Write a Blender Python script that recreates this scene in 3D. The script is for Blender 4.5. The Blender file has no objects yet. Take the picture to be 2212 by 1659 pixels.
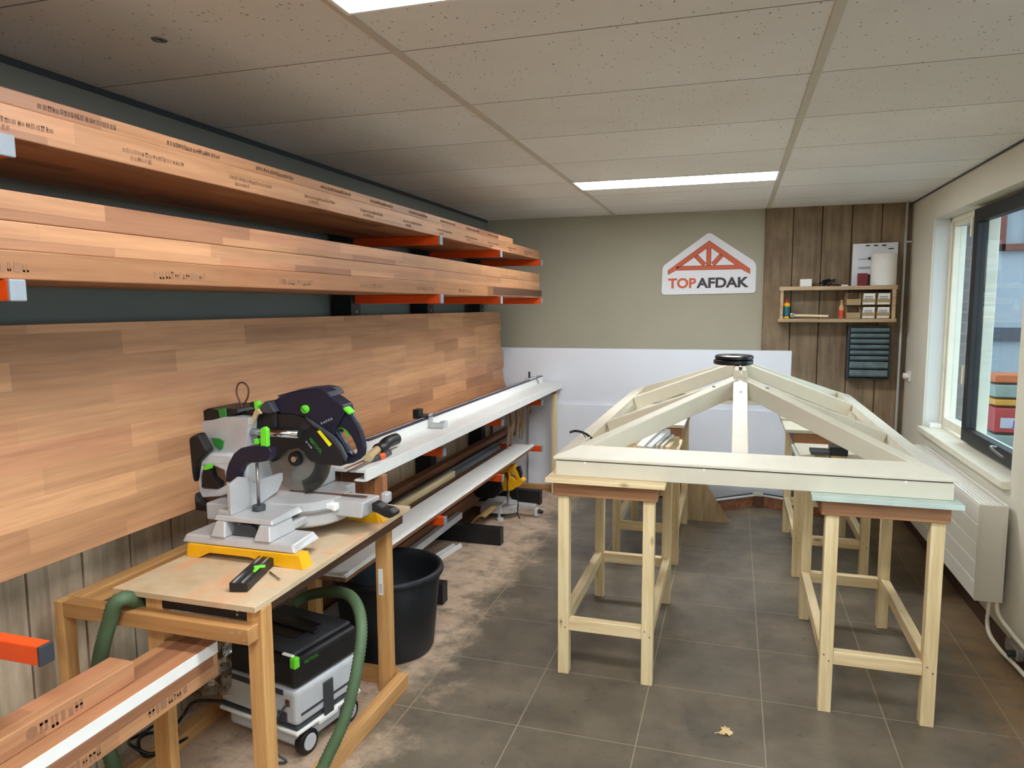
import bpy, bmesh, math, random
from mathutils import Vector, Matrix
from mathutils.geometry import tessellate_polygon
random.seed(7)
C = bpy.context.scene.collection
sc = bpy.context.scene
PI = math.pi
# ---------------------------------------------------------------- camera
F, YAW, PITCH, ROLL, CZ = 1553.24, .2993, .1078, -.0057, 1.595
fw = Vector((-math.sin(YAW)*math.cos(PITCH), math.cos(YAW)*math.cos(PITCH), -math.sin(PITCH)))
r0 = Vector((math.cos(YAW), math.sin(YAW), 0)); u0 = r0.cross(fw)
rt = math.cos(ROLL)*r0 + math.sin(ROLL)*u0
up = -math.sin(ROLL)*r0 + math.cos(ROLL)*u0
cd = bpy.data.cameras.new('camera'); cam = bpy.data.objects.new('camera', cd); C.objects.link(cam)
cd.sensor_fit = 'HORIZONTAL'; cd.sensor_width = 36; cd.lens = 36*F/2212; cd.clip_start = .02
M = Matrix((rt, up, -fw)).transposed().to_4x4(); M.translation = (0, 0, CZ); cam.matrix_world = M
sc.camera = cam
def U(x, y, X=None, Y=None, Z=None):
    """the point of the room a sight line meets on a plane X=, Y= or Z= (used to take sizes off the photograph)"""
    d = rt*((x-1106)/F) - up*((y-829.5)/F) + fw
    t = X/d[0] if X is not None else Y/d[1] if Y is not None else (Z-CZ)/d[2]
    p = d*t; p.z += CZ
    return p
# ---------------------------------------------------------------- world, exposure
w = bpy.data.worlds.new('world'); sc.world = w; w.use_nodes = True
bg = w.node_tree.nodes['Background']; bg.inputs[0].default_value = (.72, .86, 1, 1); bg.inputs[1].default_value = 2.6
sc.view_settings.view_transform = 'Standard'; sc.view_settings.look = 'None'
sc.view_settings.gamma = 1; sc.view_settings.use_curve_mapping = False
sc.view_settings.exposure = 1.1
LED = 17.2
sc.cycles.max_bounces = 8; sc.cycles.diffuse_bounces = 5; sc.cycles.sample_clamp_indirect = 6
sc.cycles.use_denoising = True
# ---------------------------------------------------------------- materials
def lin(c):
    return tuple(((v/255)/12.92 if v/255 <= .04045 else ((v/255+.055)/1.055)**2.4) for v in c)+(1,)
class NT:
    def __init__(s, name):
        s.m = bpy.data.materials.new(name); s.m.use_nodes = True; s.t = s.m.node_tree
        s.b = s.t.nodes['Principled BSDF']; s.co = None
    def n(s, typ, **k):
        nd = s.t.nodes.new('ShaderNode'+typ)
        for a, v in k.items():
            if a.startswith('i_'): 
                key = a[2:].replace('_', ' '); nd.inputs[key].default_value = v
            else: setattr(nd, a, v)
        return nd
    def l(s, a, b): s.t.links.new(a, b)
    def coord(s):
        if not s.co: s.co = s.n('TexCoord').outputs['Object']
        return s.co
    def mapping(s, scale=(1, 1, 1), loc=(0, 0, 0), rot=(0, 0, 0), src=None):
        m = s.n('Mapping'); m.inputs['Scale'].default_value = scale; m.inputs['Location'].default_value = loc
        m.inputs['Rotation'].default_value = rot
        s.l(src or s.coord(), m.inputs[0]); return m.outputs[0]
    def noise(s, scale, detail=4, rough=.55, src=None, sc_=(1, 1, 1)):
        n = s.n('TexNoise'); n.inputs['Scale'].default_value = scale; n.inputs['Detail'].default_value = detail
        n.inputs['Roughness'].default_value = rough
        s.l(s.mapping(sc_, src=src), n.inputs['Vector']); return n.outputs['Fac']
    def ramp(s, fac, stops):
        r = s.n('ValToRGB'); e = r.color_ramp.elements
        while len(e) < len(stops): e.new(.5)
        for el, (p, c) in zip(e, stops): el.position = p; el.color = c
        s.l(fac, r.inputs[0]); return r.outputs[0]
    def mix(s, a, b, fac=.5, mode='MIX'):
        m = s.n('Mix', data_type='RGBA', blend_type=mode)
        for v, k in ((a, 6), (b, 7)):
            if hasattr(v, 'links'): s.l(v, m.inputs[k])
            else: m.inputs[k].default_value = v
        if hasattr(fac, 'links'): s.l(fac, m.inputs[0])
        else: m.inputs[0].default_value = fac
        return m.outputs[2]
    def math(s, op, a, b=0.):
        m = s.n('Math', operation=op)
        for i, v in ((0, a), (1, b)):
            if hasattr(v, 'links'): s.l(v, m.inputs[i])
            else: m.inputs[i].default_value = v
        return m.outputs[0]
    def sep(s, src=None):
        x = s.n('SeparateXYZ'); s.l(src or s.coord(), x.inputs[0]); return x.outputs
    def comb(s, *v):
        x = s.n('CombineXYZ')
        for i, a in enumerate(v):
            if hasattr(a, 'links'): s.l(a, x.inputs[i])
            else: x.inputs[i].default_value = a
        return x.outputs[0]
    def bump(s, h, strength=.2, dist=.002):
        b = s.n('Bump'); b.inputs['Strength'].default_value = strength; b.inputs['Distance'].default_value = dist
        s.l(h, b.inputs['Height']); s.l(b.outputs[0], s.b.inputs['Normal'])
    def out(s, col, rough=.5, metal=0.):
        if hasattr(col, 'links'): s.l(col, s.b.inputs['Base Color'])
        else: s.b.inputs['Base Color'].default_value = col
        s.b.inputs['Roughness'].default_value = rough; s.b.inputs['Metallic'].default_value = metal
        return s.m
def plain(name, rgb, rough=.5, metal=0., var=.06, vs=12.):
    n = NT(name); c = lin(rgb); f = n.noise(vs)
    lo = tuple(max(0, v*(1-var*2)) for v in c[:3])+(1,); hi = tuple(min(1, v*(1+var)) for v in c[:3])+(1,)
    n.bump(n.noise(vs*14), .08, .001)
    return n.out(n.ramp(f, ((.3, lo), (.7, hi))), rough, metal)
def grain(name, base, dark, axis=2, rough=.55, streak=1., knots=True):
    n = NT(name); s = [16, 16, 16]; s[axis] = .9
    info = n.n('ObjectInfo').outputs['Random']
    off = n.n('VectorMath', operation='ADD'); n.l(n.coord(), off.inputs[0]); n.l(n.comb(n.math('MULTIPLY', info, 31.), n.math('MULTIPLY', info, 17.), n.math('MULTIPLY', info, 9.)), off.inputs[1])
    v = off.outputs[0]
    f = n.noise(2.2*streak, 6, .6, src=v, sc_=s)
    col = n.ramp(f, ((.32, lin(dark)), (.55, lin(base)), (.75, tuple(min(1, x*1.12) for x in lin(base)[:3])+(1,))))
    if knots:
        vo = n.n('TexVoronoi'); vo.inputs['Scale'].default_value = 3.2; ks = [2, 2, 2]; ks[axis] = .8
        n.l(n.mapping(ks, src=v), vo.inputs['Vector'])
        k = n.ramp(vo.outputs['Distance'], ((.03, (1, 1, 1, 1)), (.075, (0, 0, 0, 1))))
        col = n.mix(col, lin(tuple(int(c*.62) for c in dark)), n.math('MULTIPLY', k, .8))
    n.bump(f, .15, .001)
    return n.out(col, rough)
def laminate(name, c1=(214, 160, 116), c2=(158, 108, 78), row=.062, length=.55, rough=.5, seam=.35):
    """finger-jointed hardwood running along y: every block its own tone"""
    n = NT(name); x, y, z = n.sep()
    info = n.n('ObjectInfo').outputs['Random']
    u = n.math('ADD', y, n.math('MULTIPLY', info, 7.3)); v = n.math('ADD', n.math('ADD', z, x), n.math('MULTIPLY', info, 0.0))
    b = n.n('TexBrick', offset=.37, offset_frequency=2, squash=.7, squash_frequency=3)
    for k, val in (('Color1', (0, 0, 0, 1)), ('Color2', (1, 1, 1, 1)), ('Mortar', (.25, .25, .25, 1)), ('Scale', 1.), ('Mortar Size', .0006), ('Mortar Smooth', .5), ('Bias', 0.), ('Brick Width', length), ('Row Height', row)):
        b.inputs[k].default_value = val
    n.l(n.comb(u, v, 0.), b.inputs['Vector'])
    m = tuple((a+c)//2 for a, c in zip(c1, c2))
    pale = tuple(min(255, int(a*1.06)+4) for a in c1)
    col = n.ramp(b.outputs['Color'], ((.0, lin(c2)), (.22, lin(m)), (.45, lin(c1)), (.7, lin((c1[0]-8, c1[1]-14, c1[2]-8))), (.85, lin(pale)), (1., lin(m))))
    g = n.noise(3.0, 6, .65, sc_=(16, .7, 16))
    col = n.mix(col, n.ramp(g, ((.3, (.66, .60, .56, 1)), (.6, (1, 1, 1, 1)))), .75, 'MULTIPLY')
    g2 = n.noise(2.0, 3)
    col = n.mix(col, n.ramp(g2, ((.35, (.86, .84, .82, 1)), (.65, (1, 1, 1, 1)))), .8, 'MULTIPLY')
    n.bump(g, .08, .001)
    return n.out(col, rough)
MT = {}
MT['pine_z'] = grain('pine_upright', (232, 212, 166), (210, 182, 130), 2)
MT['pine_y'] = grain('pine_lengthwise', (232, 210, 166), (206, 176, 126), 1)
MT['pine_x'] = grain('pine_crosswise', (232, 210, 166), (206, 176, 126), 0)
MT['oldpine_z'] = grain('aged_pine_upright', (208, 160, 100), (180, 126, 70), 2, knots=False)
MT['oldpine_y'] = grain('aged_pine_lengthwise', (206, 158, 100), (178, 124, 70), 1, knots=False)
MT['oldpine_x'] = grain('aged_pine_crosswise', (188, 140, 86), (160, 110, 62), 0, knots=False)
MT['mer_x'] = grain('hardwood_crosswise', (172, 124, 86), (136, 92, 62), 0, knots=False)
MT['mer_y'] = grain('hardwood_lengthwise', (150, 100, 70), (112, 70, 46), 1, knots=False)
MT['mer_z'] = grain('hardwood_upright', (168, 114, 78), (132, 84, 56), 2, knots=False)
MT['dark_x'] = grain('dark_hardwood_crosswise', (78, 44, 30), (52, 28, 18), 0, knots=False)
MT['dark_y'] = grain('dark_hardwood_lengthwise', (92, 60, 44), (64, 40, 28), 1, knots=False)
MT['lam'] = laminate('laminated_hardwood', (196, 146, 104), (154, 106, 76))
MT['lam_panel'] = laminate('laminated_hardwood_panel', (204, 154, 110), (172, 124, 88), .074, .62)
MT['lam_stain'] = laminate('stained_laminated_hardwood', (172, 124, 80), (110, 68, 48), .2, .8)
MT['white'] = plain('white_lacquer', (240, 240, 236), .35, var=.02)
MT['offwhite'] = plain('cream_paint', (212, 206, 186), .4, var=.02)
MT['cream2'] = plain('cream_paint_sanded', (218, 212, 194), .45, var=.03)
MT['panelwhite'] = plain('white_wall_board', (234, 238, 246), .35, var=.015, vs=3)
MT['black'] = plain('black_plastic', (22, 22, 25), .45, var=.15)
MT['blackmetal'] = plain('black_steel', (28, 28, 30), .5, var=.15)
MT['navy'] = plain('dark_blue_plastic', (18, 22, 44), .42, var=.12)
MT['graphite'] = plain('graphite_plastic', (58, 62, 68), .45)
MT['orange'] = plain('orange_powder_coat', (226, 78, 14), .4, var=.04)
MT['cap'] = plain('grey_end_cap', (140, 150, 158), .5)
MT['capdark'] = plain('dark_grey_end_cap', (52, 54, 60), .5)
MT['green'] = plain('bright_green_plastic', (110, 220, 50), .4, var=.04)
MT['yellow'] = plain('yellow_plastic', (240, 178, 10), .4, var=.05)
MT['silver'] = plain('cast_aluminium', (192, 192, 192), .42, .25, .05)
MT['lightgrey'] = plain('light_grey_plastic', (198, 202, 206), .42, var=.05)
MT['chrome'] = plain('chrome', (210, 210, 212), .12, 1., .02)
MT['steel'] = plain('brushed_steel', (150, 146, 140), .35, .7, .1)
MT['rail'] = plain('dark_anodised_rail', (72, 66, 88), .35, .5)
MT['hose'] = plain('green_hose', (82, 106, 74), .6, var=.08)
MT['rubber'] = plain('dark_rubber', (24, 28, 34), .55, var=.35, vs=7)
MT['paper'] = plain('white_paper', (238, 236, 230), .8, var=.02)
MT['orangeplastic'] = plain('orange_plastic', (240, 105, 40), .4)
MT['red'] = plain('red_card', (120, 28, 32), .5)
MT['redbright'] = plain('red_plastic', (206, 46, 40), .4)
MT['blueband'] = plain('blue_green_label', (20, 100, 110), .5)
MT['glassgrey'] = plain('smoke_grey_drawer', (104, 122, 128), .25, .1, .15)
MT['tape'] = plain('black_tape', (14, 14, 18), .3)
MT['bristle'] = plain('tan_bristles', (196, 172, 128), .9)
MT['leaf'] = plain('dry_leaf', (222, 190, 140), .8)
MT['aluwhite'] = plain('white_profile', (226, 232, 238), .3, var=.03)
MT['ink'] = plain('faded_stamp_ink', (146, 106, 78), .7)
MT['inkdark'] = plain('dark_stamp_ink', (112, 80, 60), .7)
MT['logo_orange'] = plain('sign_orange', (206, 96, 62), .6, var=.01)
MT['logo_line'] = plain('sign_brown_outline', (150, 66, 44), .6, var=.01)
MT['logo_dark'] = plain('sign_charcoal', (58, 50, 58), .6, var=.01)
MT['sign'] = plain('sign_white', (226, 226, 230), .45, var=.01)
MT['bluegrey'] = plain('blue_grey_profile', (112, 124, 134), .5)
MT['tbar'] = plain('ceiling_rail_paint', (196, 188, 172), .5, var=.02); MT['rust'] = plain('skirting_brown', (74, 48, 32), .6)
MT['frame_white'] = plain('window_white_paint', (232, 226, 206), .4, var=.03)
MT['radiator'] = plain('radiator_enamel', (246, 244, 234), .3, var=.01)
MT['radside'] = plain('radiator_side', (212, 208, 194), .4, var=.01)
MT['screw'] = plain('zinc_screw', (190, 190, 186), .3, .8)
MT['bag'] = plain('clear_plastic_sheet', (210, 205, 200), .3, var=.1)
MT['redlabel'] = plain('label_red', (214, 70, 44), .5)
MT['yellowlabel'] = plain('label_yellow', (236, 222, 20), .5)
MT['greenprint'] = plain('green_print', (52, 130, 56), .5)
MT['greyprint'] = plain('grey_print', (180, 184, 186), .5)

def m_floor():
    n = NT('floor_tiles'); x, y, z = n.sep()
    b = n.n('TexBrick', offset=0., squash=1.)
    for k, v in (('Color1', (0, 0, 0, 1)), ('Color2', (1, 1, 1, 1)), ('Mortar', (.5, .5, .5, 1)), ('Scale', 1.), ('Mortar Size', .0022), ('Mortar Smooth', .1), ('Bias', 0.), ('Brick Width', .45), ('Row Height', .45)):
        b.inputs[k].default_value = v
    n.l(n.comb(n.math('ADD', x, 1.2035+.45*10), n.math('ADD', y, -2.4832+.45*20), 0.), b.inputs['Vector'])
    t = n.ramp(n.noise(3.2, 8, .65), ((.3, lin((88, 80, 68))), (.5, lin((108, 98, 83))), (.72, lin((128, 116, 99)))))
    t = n.mix(t, n.ramp(b.outputs['Color'], ((0, (.9, .9, .9, 1)), (1, (1.0, 1.0, 1.0, 1)))), 1., 'MULTIPLY')
    t = n.mix(t, lin((52, 46, 42)), n.math('MULTIPLY', n.ramp(n.noise(24, 4), ((.64, (0, 0, 0, 1)), (.74, (1, 1, 1, 1)))), .5))
    sm = n.math('MULTIPLY', n.ramp(n.noise(1.7, 8, .7, sc_=(1, .8, 1)), ((.54, (0, 0, 0, 1)), (.66, (1, 1, 1, 1)))), .34)
    t = n.mix(t, lin((150, 132, 108)), sm)
    # sawdust drifted under the racks on the left and along the skirting on the right
    def step(v, a, c):
        r = n.n('MapRange'); r.inputs['From Min'].default_value = a; r.inputs['From Max'].default_value = c; n.l(v, r.inputs[0]); return r.outputs[0]
    nz = n.math('MULTIPLY', n.math('SUBTRACT', n.noise(3.4, 9, .7), .5), 1.25)
    d1 = step(n.math('ADD', x, n.math('MULTIPLY', nz, .8)), -1.14, -1.38)
    gaps = n.ramp(n.noise(9, 8, .7), ((.34, (0.3, .3, .3, 1)), (.52, (1, 1, 1, 1))))
    d1 = n.math('MULTIPLY', n.math('MULTIPLY', d1, gaps), .92)
    dust = n.ramp(n.noise(11, 7), ((.3, lin((188, 162, 138))), (.7, lin((212, 186, 160)))))
    t = n.mix(t, dust, d1)
    d2 = step(n.math('ADD', x, n.math('MULTIPLY', nz, .35)), .93, 1.12)
    t = n.mix(t, lin((158, 124, 84)), n.math('MULTIPLY', n.math('MULTIPLY', d2, gaps), .55))
    gm = n.ramp(b.outputs['Fac'], ((0, (0, 0, 0, 1)), (1, (1, 1, 1, 1))))
    t = n.mix(t, lin((164, 152, 126)), n.math('MULTIPLY', gm, .75))
    n.bump(n.math('SUBTRACT', n.noise(40, 5), n.math('MULTIPLY', b.outputs['Fac'], 2.)), .12, .002)
    m = n.out(t, .42)
    rr = n.ramp(n.noise(6, 6), ((.3, (.34, .34, .34, 1)), (.7, (.6, .6, .6, 1))))
    n.l(rr, n.b.inputs['Roughness'])
    return m
def m_ceiling():
    n = NT('ceiling_tiles'); x, y, z = n.sep()
    b = n.n('TexBrick', offset=0., squash=1.)
    for k, v in (('Color1', (0, 0, 0, 1)), ('Color2', (1, 1, 1, 1)), ('Mortar', (.5, .5, .5, 1)), ('Scale', 1.), ('Mortar Size', .0035), ('Mortar Smooth', .2), ('Bias', 0.), ('Brick Width', 1.2), ('Row Height', .591)):
        b.inputs[k].default_value = v
    n.l(n.comb(n.math('ADD', x, .9678+12.), n.math('ADD', y, -2.0126+.591*30), 0.), b.inputs['Vector'])
    col = n.ramp(b.outputs['Color'], ((0, lin((226, 224, 219))), (1, lin((236, 235, 231)))))
    col = n.mix(col, n.ramp(n.noise(1.3, 5), ((.35, (.93, .92, .9, 1)), (.65, (1, 1, 1, 1)))), 1., 'MULTIPLY')
    vo = n.n('TexVoronoi'); vo.inputs['Scale'].default_value = 52; n.l(n.mapping((1, .6, 1)), vo.inputs['Vector'])
    nn = n.noise(26, 3)
    pit = n.ramp(n.math('ADD', vo.outputs['Distance'], n.math('MULTIPLY', nn, .42)), ((.30, (1, 1, 1, 1)), (.36, (0, 0, 0, 1))))
    col = n.mix(col, lin((132, 122, 110)), n.math('MULTIPLY', pit, .75))
    col = n.mix(col, lin((120, 112, 100)), n.math('MULTIPLY', b.outputs['Fac'], .85))
    n.bump(n.math('ADD', n.math('MULTIPLY', n.noise(160, 4), .25), n.math('MULTIPLY', n.math('ADD', pit, b.outputs['Fac']), -1.)), .35, .003)
    return n.out(col, .85)
def m_paint(name, rgb, var=.03):
    n = NT(name); c = lin(rgb)
    f = n.noise(1.6, 6)
    col = n.ramp(f, ((.3, tuple(v*(1-2*var) for v in c[:3])+(1,)), (.7, tuple(v*(1+var) for v in c[:3])+(1,))))
    n.bump(n.noise(220, 4), .25, .002)
    return n.out(col, .75)
def m_plank(name, c1, c2, gx=1., gy=0., width=.206, off=0.):
    """weathered upright planks: each its own tone, dark gap between"""
    n = NT(name); x, y, z = n.sep()
    u = n.math('ADD', n.math('ADD', n.math('MULTIPLY', x, gx), n.math('MULTIPLY', y, gy)), 20*width+off)
    cell = n.math('FLOOR', n.math('DIVIDE', u, width))
    wn = n.n('TexWhiteNoise', noise_dimensions='1D'); n.l(cell, wn.inputs['W'])
    v = n.comb(n.math('MULTIPLY', u, 14.), n.math('MULTIPLY', cell, 5.), n.math('MULTIPLY', z, 1.1))
    no = n.n('TexNoise'); no.inputs['Scale'].default_value = 1.6; no.inputs['Detail'].default_value = 7; no.inputs['Roughness'].default_value = .65; n.l(v, no.inputs['Vector'])
    col = n.ramp(no.outputs['Fac'], ((.3, lin(c2)), (.62, lin(c1))))
    col = n.mix(col, n.ramp(wn.outputs['Value'], ((0, (.74, .72, .70, 1)), (1, (1.08, 1.06, 1.02, 1)))), 1., 'MULTIPLY')
    st = n.ramp(n.noise(4, 6, .6), ((.42, (.72, .70, .68, 1)), (.62, (1, 1, 1, 1))))
    col = n.mix(col, st, .8, 'MULTIPLY')
    n.bump(no.outputs['Fac'], .4, .003)
    return n.out(col, .8)
def m_glass(name, rgb=(235, 242, 242), refl=.1, dens=.95):
    n = NT(name); t = n.n('BsdfTransparent'); t.inputs[0].default_value = tuple(v*dens for v in lin(rgb)[:3])+(1,)
    g = n.n('BsdfGlossy'); g.inputs['Roughness'].default_value = .03
    mx = n.n('MixShader'); fr = n.n('Fresnel'); fr.inputs[0].default_value = 1.45
    geo = n.n('NewGeometry'); k = n.math('MULTIPLY', n.math('ADD', fr.outputs[0], refl*.3), n.math('SUBTRACT', 1., geo.outputs['Backfacing']))
    n.l(k, mx.inputs[0]); n.l(t.outputs[0], mx.inputs[1]); n.l(g.outputs[0], mx.inputs[2])
    n.l(mx.outputs[0], n.t.nodes['Material Output'].inputs[0]); return n.m
def m_emit(name, rgb, s):
    n = NT(name); e = n.n('Emission'); e.inputs[0].default_value = lin(rgb); e.inputs[1].default_value = s
    n.l(e.outputs[0], n.t.nodes['Material Output'].inputs[0]); return n.m
def m_ply():
    n = NT('dusty_plywood'); f = n.noise(3.5, 8, .7); g = n.noise(7, 8, .7, sc_=(1, .5, 1))
    col = n.ramp(f, ((.3, lin((176, 150, 114))), (.6, lin((208, 190, 158)))))
    col = n.mix(col, lin((216, 156, 112)), n.math('MULTIPLY', n.ramp(g, ((.5, (0, 0, 0, 1)), (.64, (1, 1, 1, 1)))), .7))
    return n.out(col, .7)
def m_brickwall():
    n = NT('grey_brick_facade'); x, y, z = n.sep()
    b = n.n('TexBrick')
    for k, v in (('Color1', lin((92, 86, 88))), ('Color2', lin((70, 65, 68))), ('Mortar', lin((110, 108, 108))), ('Scale', 1.), ('Mortar Size', .006), ('Brick Width', .22), ('Row Height', .07)):
        b.inputs[k].default_value = v
    n.l(n.comb(n.math('ADD', y, x), z, 0.), b.inputs['Vector'])
    return n.out(b.outputs['Color'], .8)
MT['floor'] = m_floor(); MT['ceiling'] = m_ceiling()
MT['wall'] = m_paint('taupe_wall_paint', (166, 161, 142)); MT['wall_slate'] = m_paint('slate_wall_paint', (124, 126, 119))
MT['wall_right'] = m_paint('light_taupe_wall_paint', (222, 217, 200))
MT['reveal'] = m_paint('white_reveal_paint', (214, 216, 212))
MT['planks_back'] = m_plank('weathered_planks', (160, 140, 114), (122, 102, 80), 1., 0., .206, -.2105)
MT['planks_left'] = m_plank('weathered_planks_pale', (228, 212, 186), (184, 164, 138), 0., 1., .2, 0.)
MT['glass'] = m_glass('window_glass'); MT['clear'] = m_glass('clear_guard', (205, 195, 178), .15, .8)
MT['led'] = m_emit('light_diffuser', (250, 252, 255), LED)
MT['ply'] = m_ply(); MT['facade'] = m_brickwall()
MT['ply_edge'] = grain('plywood_edge', (196, 164, 112), (160, 128, 84), 1, knots=False)
MT['ply_board'] = grain('plain_plywood', (168, 142, 104), (140, 116, 82), 2, knots=False)
# ---------------------------------------------------------------- mesh helpers
class MB:
    def __init__(s): s.v = []; s.f = []; s.smooth = False
    def box(s, a, b):
        x0, x1 = sorted((a[0], b[0])); y0, y1 = sorted((a[1], b[1])); z0, z1 = sorted((a[2], b[2]))
        i = len(s.v); s.v += [Vector(p) for p in ((x0, y0, z0), (x1, y0, z0), (x1, y1, z0), (x0, y1, z0), (x0, y0, z1), (x1, y0, z1), (x1, y1, z1), (x0, y1, z1))]
        s.f += [tuple(i+k for k in q) for q in ((0, 3, 2, 1), (4, 5, 6, 7), (0, 1, 5, 4), (1, 2, 6, 5), (2, 3, 7, 6), (3, 0, 4, 7))]
        return s
    def hexa(s, p):
        """eight corners, bottom ring then top ring"""
        i = len(s.v); s.v += [Vector(q) for q in p]
        s.f += [tuple(i+k for k in q) for q in ((0, 3, 2, 1), (4, 5, 6, 7), (0, 1, 5, 4), (1, 2, 6, 5), (2, 3, 7, 6), (3, 0, 4, 7))]
        return s
    def beam(s, p, q, w, h, up=(0, 0, 1)):
        """bar from p to q (centre line of its TOP face), w wide, h deep below"""
        p, q = Vector(p), Vector(q); d = (q-p).normalized(); side = d.cross(Vector(up)).normalized(); n = side.cross(d).normalized()
        a = side*w/2; b = -n*h
        return s.hexa([p-a+b, p+a+b, q+a+b, q-a+b, p-a, p+a, q+a, q-a])
    def prism(s, loop, off, holes=()):
        """flat outline with holes, given thickness along the vector off"""
        off = Vector(off); loops = [[Vector(p) for p in loop]]+[[Vector(p) for p in h] for h in holes]
        tris = tessellate_polygon(loops); flat = [p for l in loops for p in l]
        i = len(s.v); n = len(flat); s.v += flat+[p+off for p in flat]
        for t in tris:
            s.f.append(tuple(i+k for k in t)); s.f.append(tuple(i+n+k for k in reversed(t)))
        k = 0
        for l in loops:
            m = len(l)
            for j in range(m):
                a, b = i+k+j, i+k+(j+1) % m; s.f.append((a, b, b+n, a+n))
            k += m
        return s
    def cyl(s, p, q, r, n=20, r2=None, cap=True):
        p, q = Vector(p), Vector(q); r2 = r if r2 is None else r2; d = (q-p).normalized()
        t = Vector((0, 0, 1)) if abs(d.z) < .9 else Vector((1, 0, 0)); a = d.cross(t).normalized(); b = d.cross(a)
        i = len(s.v)
        for c, rr in ((p, r), (q, r2)):
            for k in range(n):
                w = 2*PI*k/n; s.v.append(c+a*math.cos(w)*rr+b*math.sin(w)*rr)
        for k in range(n): s.f.append((i+k, i+(k+1) % n, i+n+(k+1) % n, i+n+k))
        if cap: s.f.append(tuple(i+k for k in range(n))); s.f.append(tuple(i+n+k for k in reversed(range(n))))
        return s
    def lathe(s, c, prof, n=40, axis='z', closed=False):
        c = Vector(c); i = len(s.v); m = len(prof)
        for k in range(n):
            w = 2*PI*k/n
            for r, h in prof:
                if axis == 'z': s.v.append(c+Vector((r*math.cos(w), r*math.sin(w), h)))
                else: s.v.append(c+Vector((r*math.cos(w), h, r*math.sin(w))))
        for k in range(n):
            for j in range(m if closed else m-1):
                a = i+k*m+j; b = i+k*m+(j+1) % m; cc = i+((k+1) % n)*m+(j+1) % m; d = i+((k+1) % n)*m+j
                s.f.append((a, b, cc, d))
        return s
    def tube(s, pts, r, n=12, rib=0., cap=True):
        pts = [Vector(p) for p in pts]; fine = []
        for k in range(len(pts)-1):       # Catmull-Rom
            p0 = pts[max(k-1, 0)]; p1 = pts[k]; p2 = pts[k+1]; p3 = pts[min(k+2, len(pts)-1)]
            st = max(3, int((p2-p1).length/.006)) if rib else 8
            for j in range(st):
                t = j/st; fine.append(.5*((2*p1)+(p2-p0)*t+(2*p0-5*p1+4*p2-p3)*t*t+(3*p1-p0-3*p2+p3)*t**3))
        fine.append(pts[-1]); i = len(s.v); m = len(fine); ref = Vector((0, 0, 1))
        for k, p in enumerate(fine):
            d = (fine[min(k+1, m-1)]-fine[max(k-1, 0)]).normalized()
            a = d.cross(ref)
            if a.length < .05: a = d.cross(Vector((1, 0, 0)))
            a.normalize(); b = d.cross(a); ref = b.cross(d)*1.0 if False else ref
            rr = r*(1+(rib if k % 2 else 0))
            for j in range(n):
                w = 2*PI*j/n; s.v.append(p+a*math.cos(w)*rr+b*math.sin(w)*rr)
        for k in range(m-1):
            for j in range(n): s.f.append((i+k*n+j, i+k*n+(j+1) % n, i+(k+1)*n+(j+1) % n, i+(k+1)*n+j))
        if cap: s.f.append(tuple(i+j for j in range(n))); s.f.append(tuple(i+(m-1)*n+j for j in reversed(range(n))))
        s.smooth = True
        return s
    def rot(s, ang, c, axis='Z'):
        R = Matrix.Rotation(ang, 3, axis); c = Vector(c)
        for k, p in enumerate(s.v): s.v[k] = R @ (p-c)+c
        return s
    def build(s, name, mat, parent=None, bevel=0., seg=2, smooth=None):
        if parent is not None: o0 = WL[parent.name]
        else:
            lo = [min(p[k] for p in s.v) for k in range(3)]; hi = [max(p[k] for p in s.v) for k in range(3)]
            o0 = Vector(((lo[0]+hi[0])/2, (lo[1]+hi[1])/2, lo[2]))
            if mat in ('floor', 'ceiling', 'planks_back', 'planks_left'): o0 = Vector((0, 0, 0))
        me = bpy.data.meshes.new(name); me.from_pydata([tuple(p-o0) for p in s.v], [], s.f); me.update()
        bm = bmesh.new(); bm.from_mesh(me); bmesh.ops.recalc_face_normals(bm, faces=bm.faces); bm.to_mesh(me); bm.free()
        o = bpy.data.objects.new(name, me); C.objects.link(o); me.materials.append(MT[mat])
        if s.smooth if smooth is None else smooth:
            for p in me.polygons: p.use_smooth = len(p.vertices) == 4
        if bevel:
            b = o.modifiers.new('bevel', 'BEVEL'); b.width = bevel; b.segments = seg; b.limit_method = 'ANGLE'; b.angle_limit = math.radians(40)
        if parent is None: o.location = o0
        else: o.parent = parent
        WL[o.name] = o0.copy()
        return o
WL = {}
def tag(o, label=None, cat=None, group=None, kind=None):
    for k, v in (('label', label), ('category', cat), ('group', group), ('kind', kind)):
        if v: o[k] = v
    return o
def thing(name, loc, label, cat, group=None, kind=None):
    o = bpy.data.objects.new(name, None); C.objects.link(o); o.location = loc; o.empty_display_size = .05
    WL[o.name] = Vector(loc); return tag(o, label, cat, group, kind)
def struct(o): o['kind'] = 'structure'; return o
def copy_tree(o, delta, label=None, parent=None):
    c = o.copy(); C.objects.link(c)
    if parent is None: c.location = o.location+Vector(delta); WL[c.name] = WL[o.name]+Vector(delta)
    else: c.parent = parent; WL[c.name] = WL[parent.name]
    if label: c['label'] = label
    for ch in [x for x in bpy.data.objects if x.parent == o and x != c]: copy_tree(ch, delta, None, c)
    return c
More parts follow.
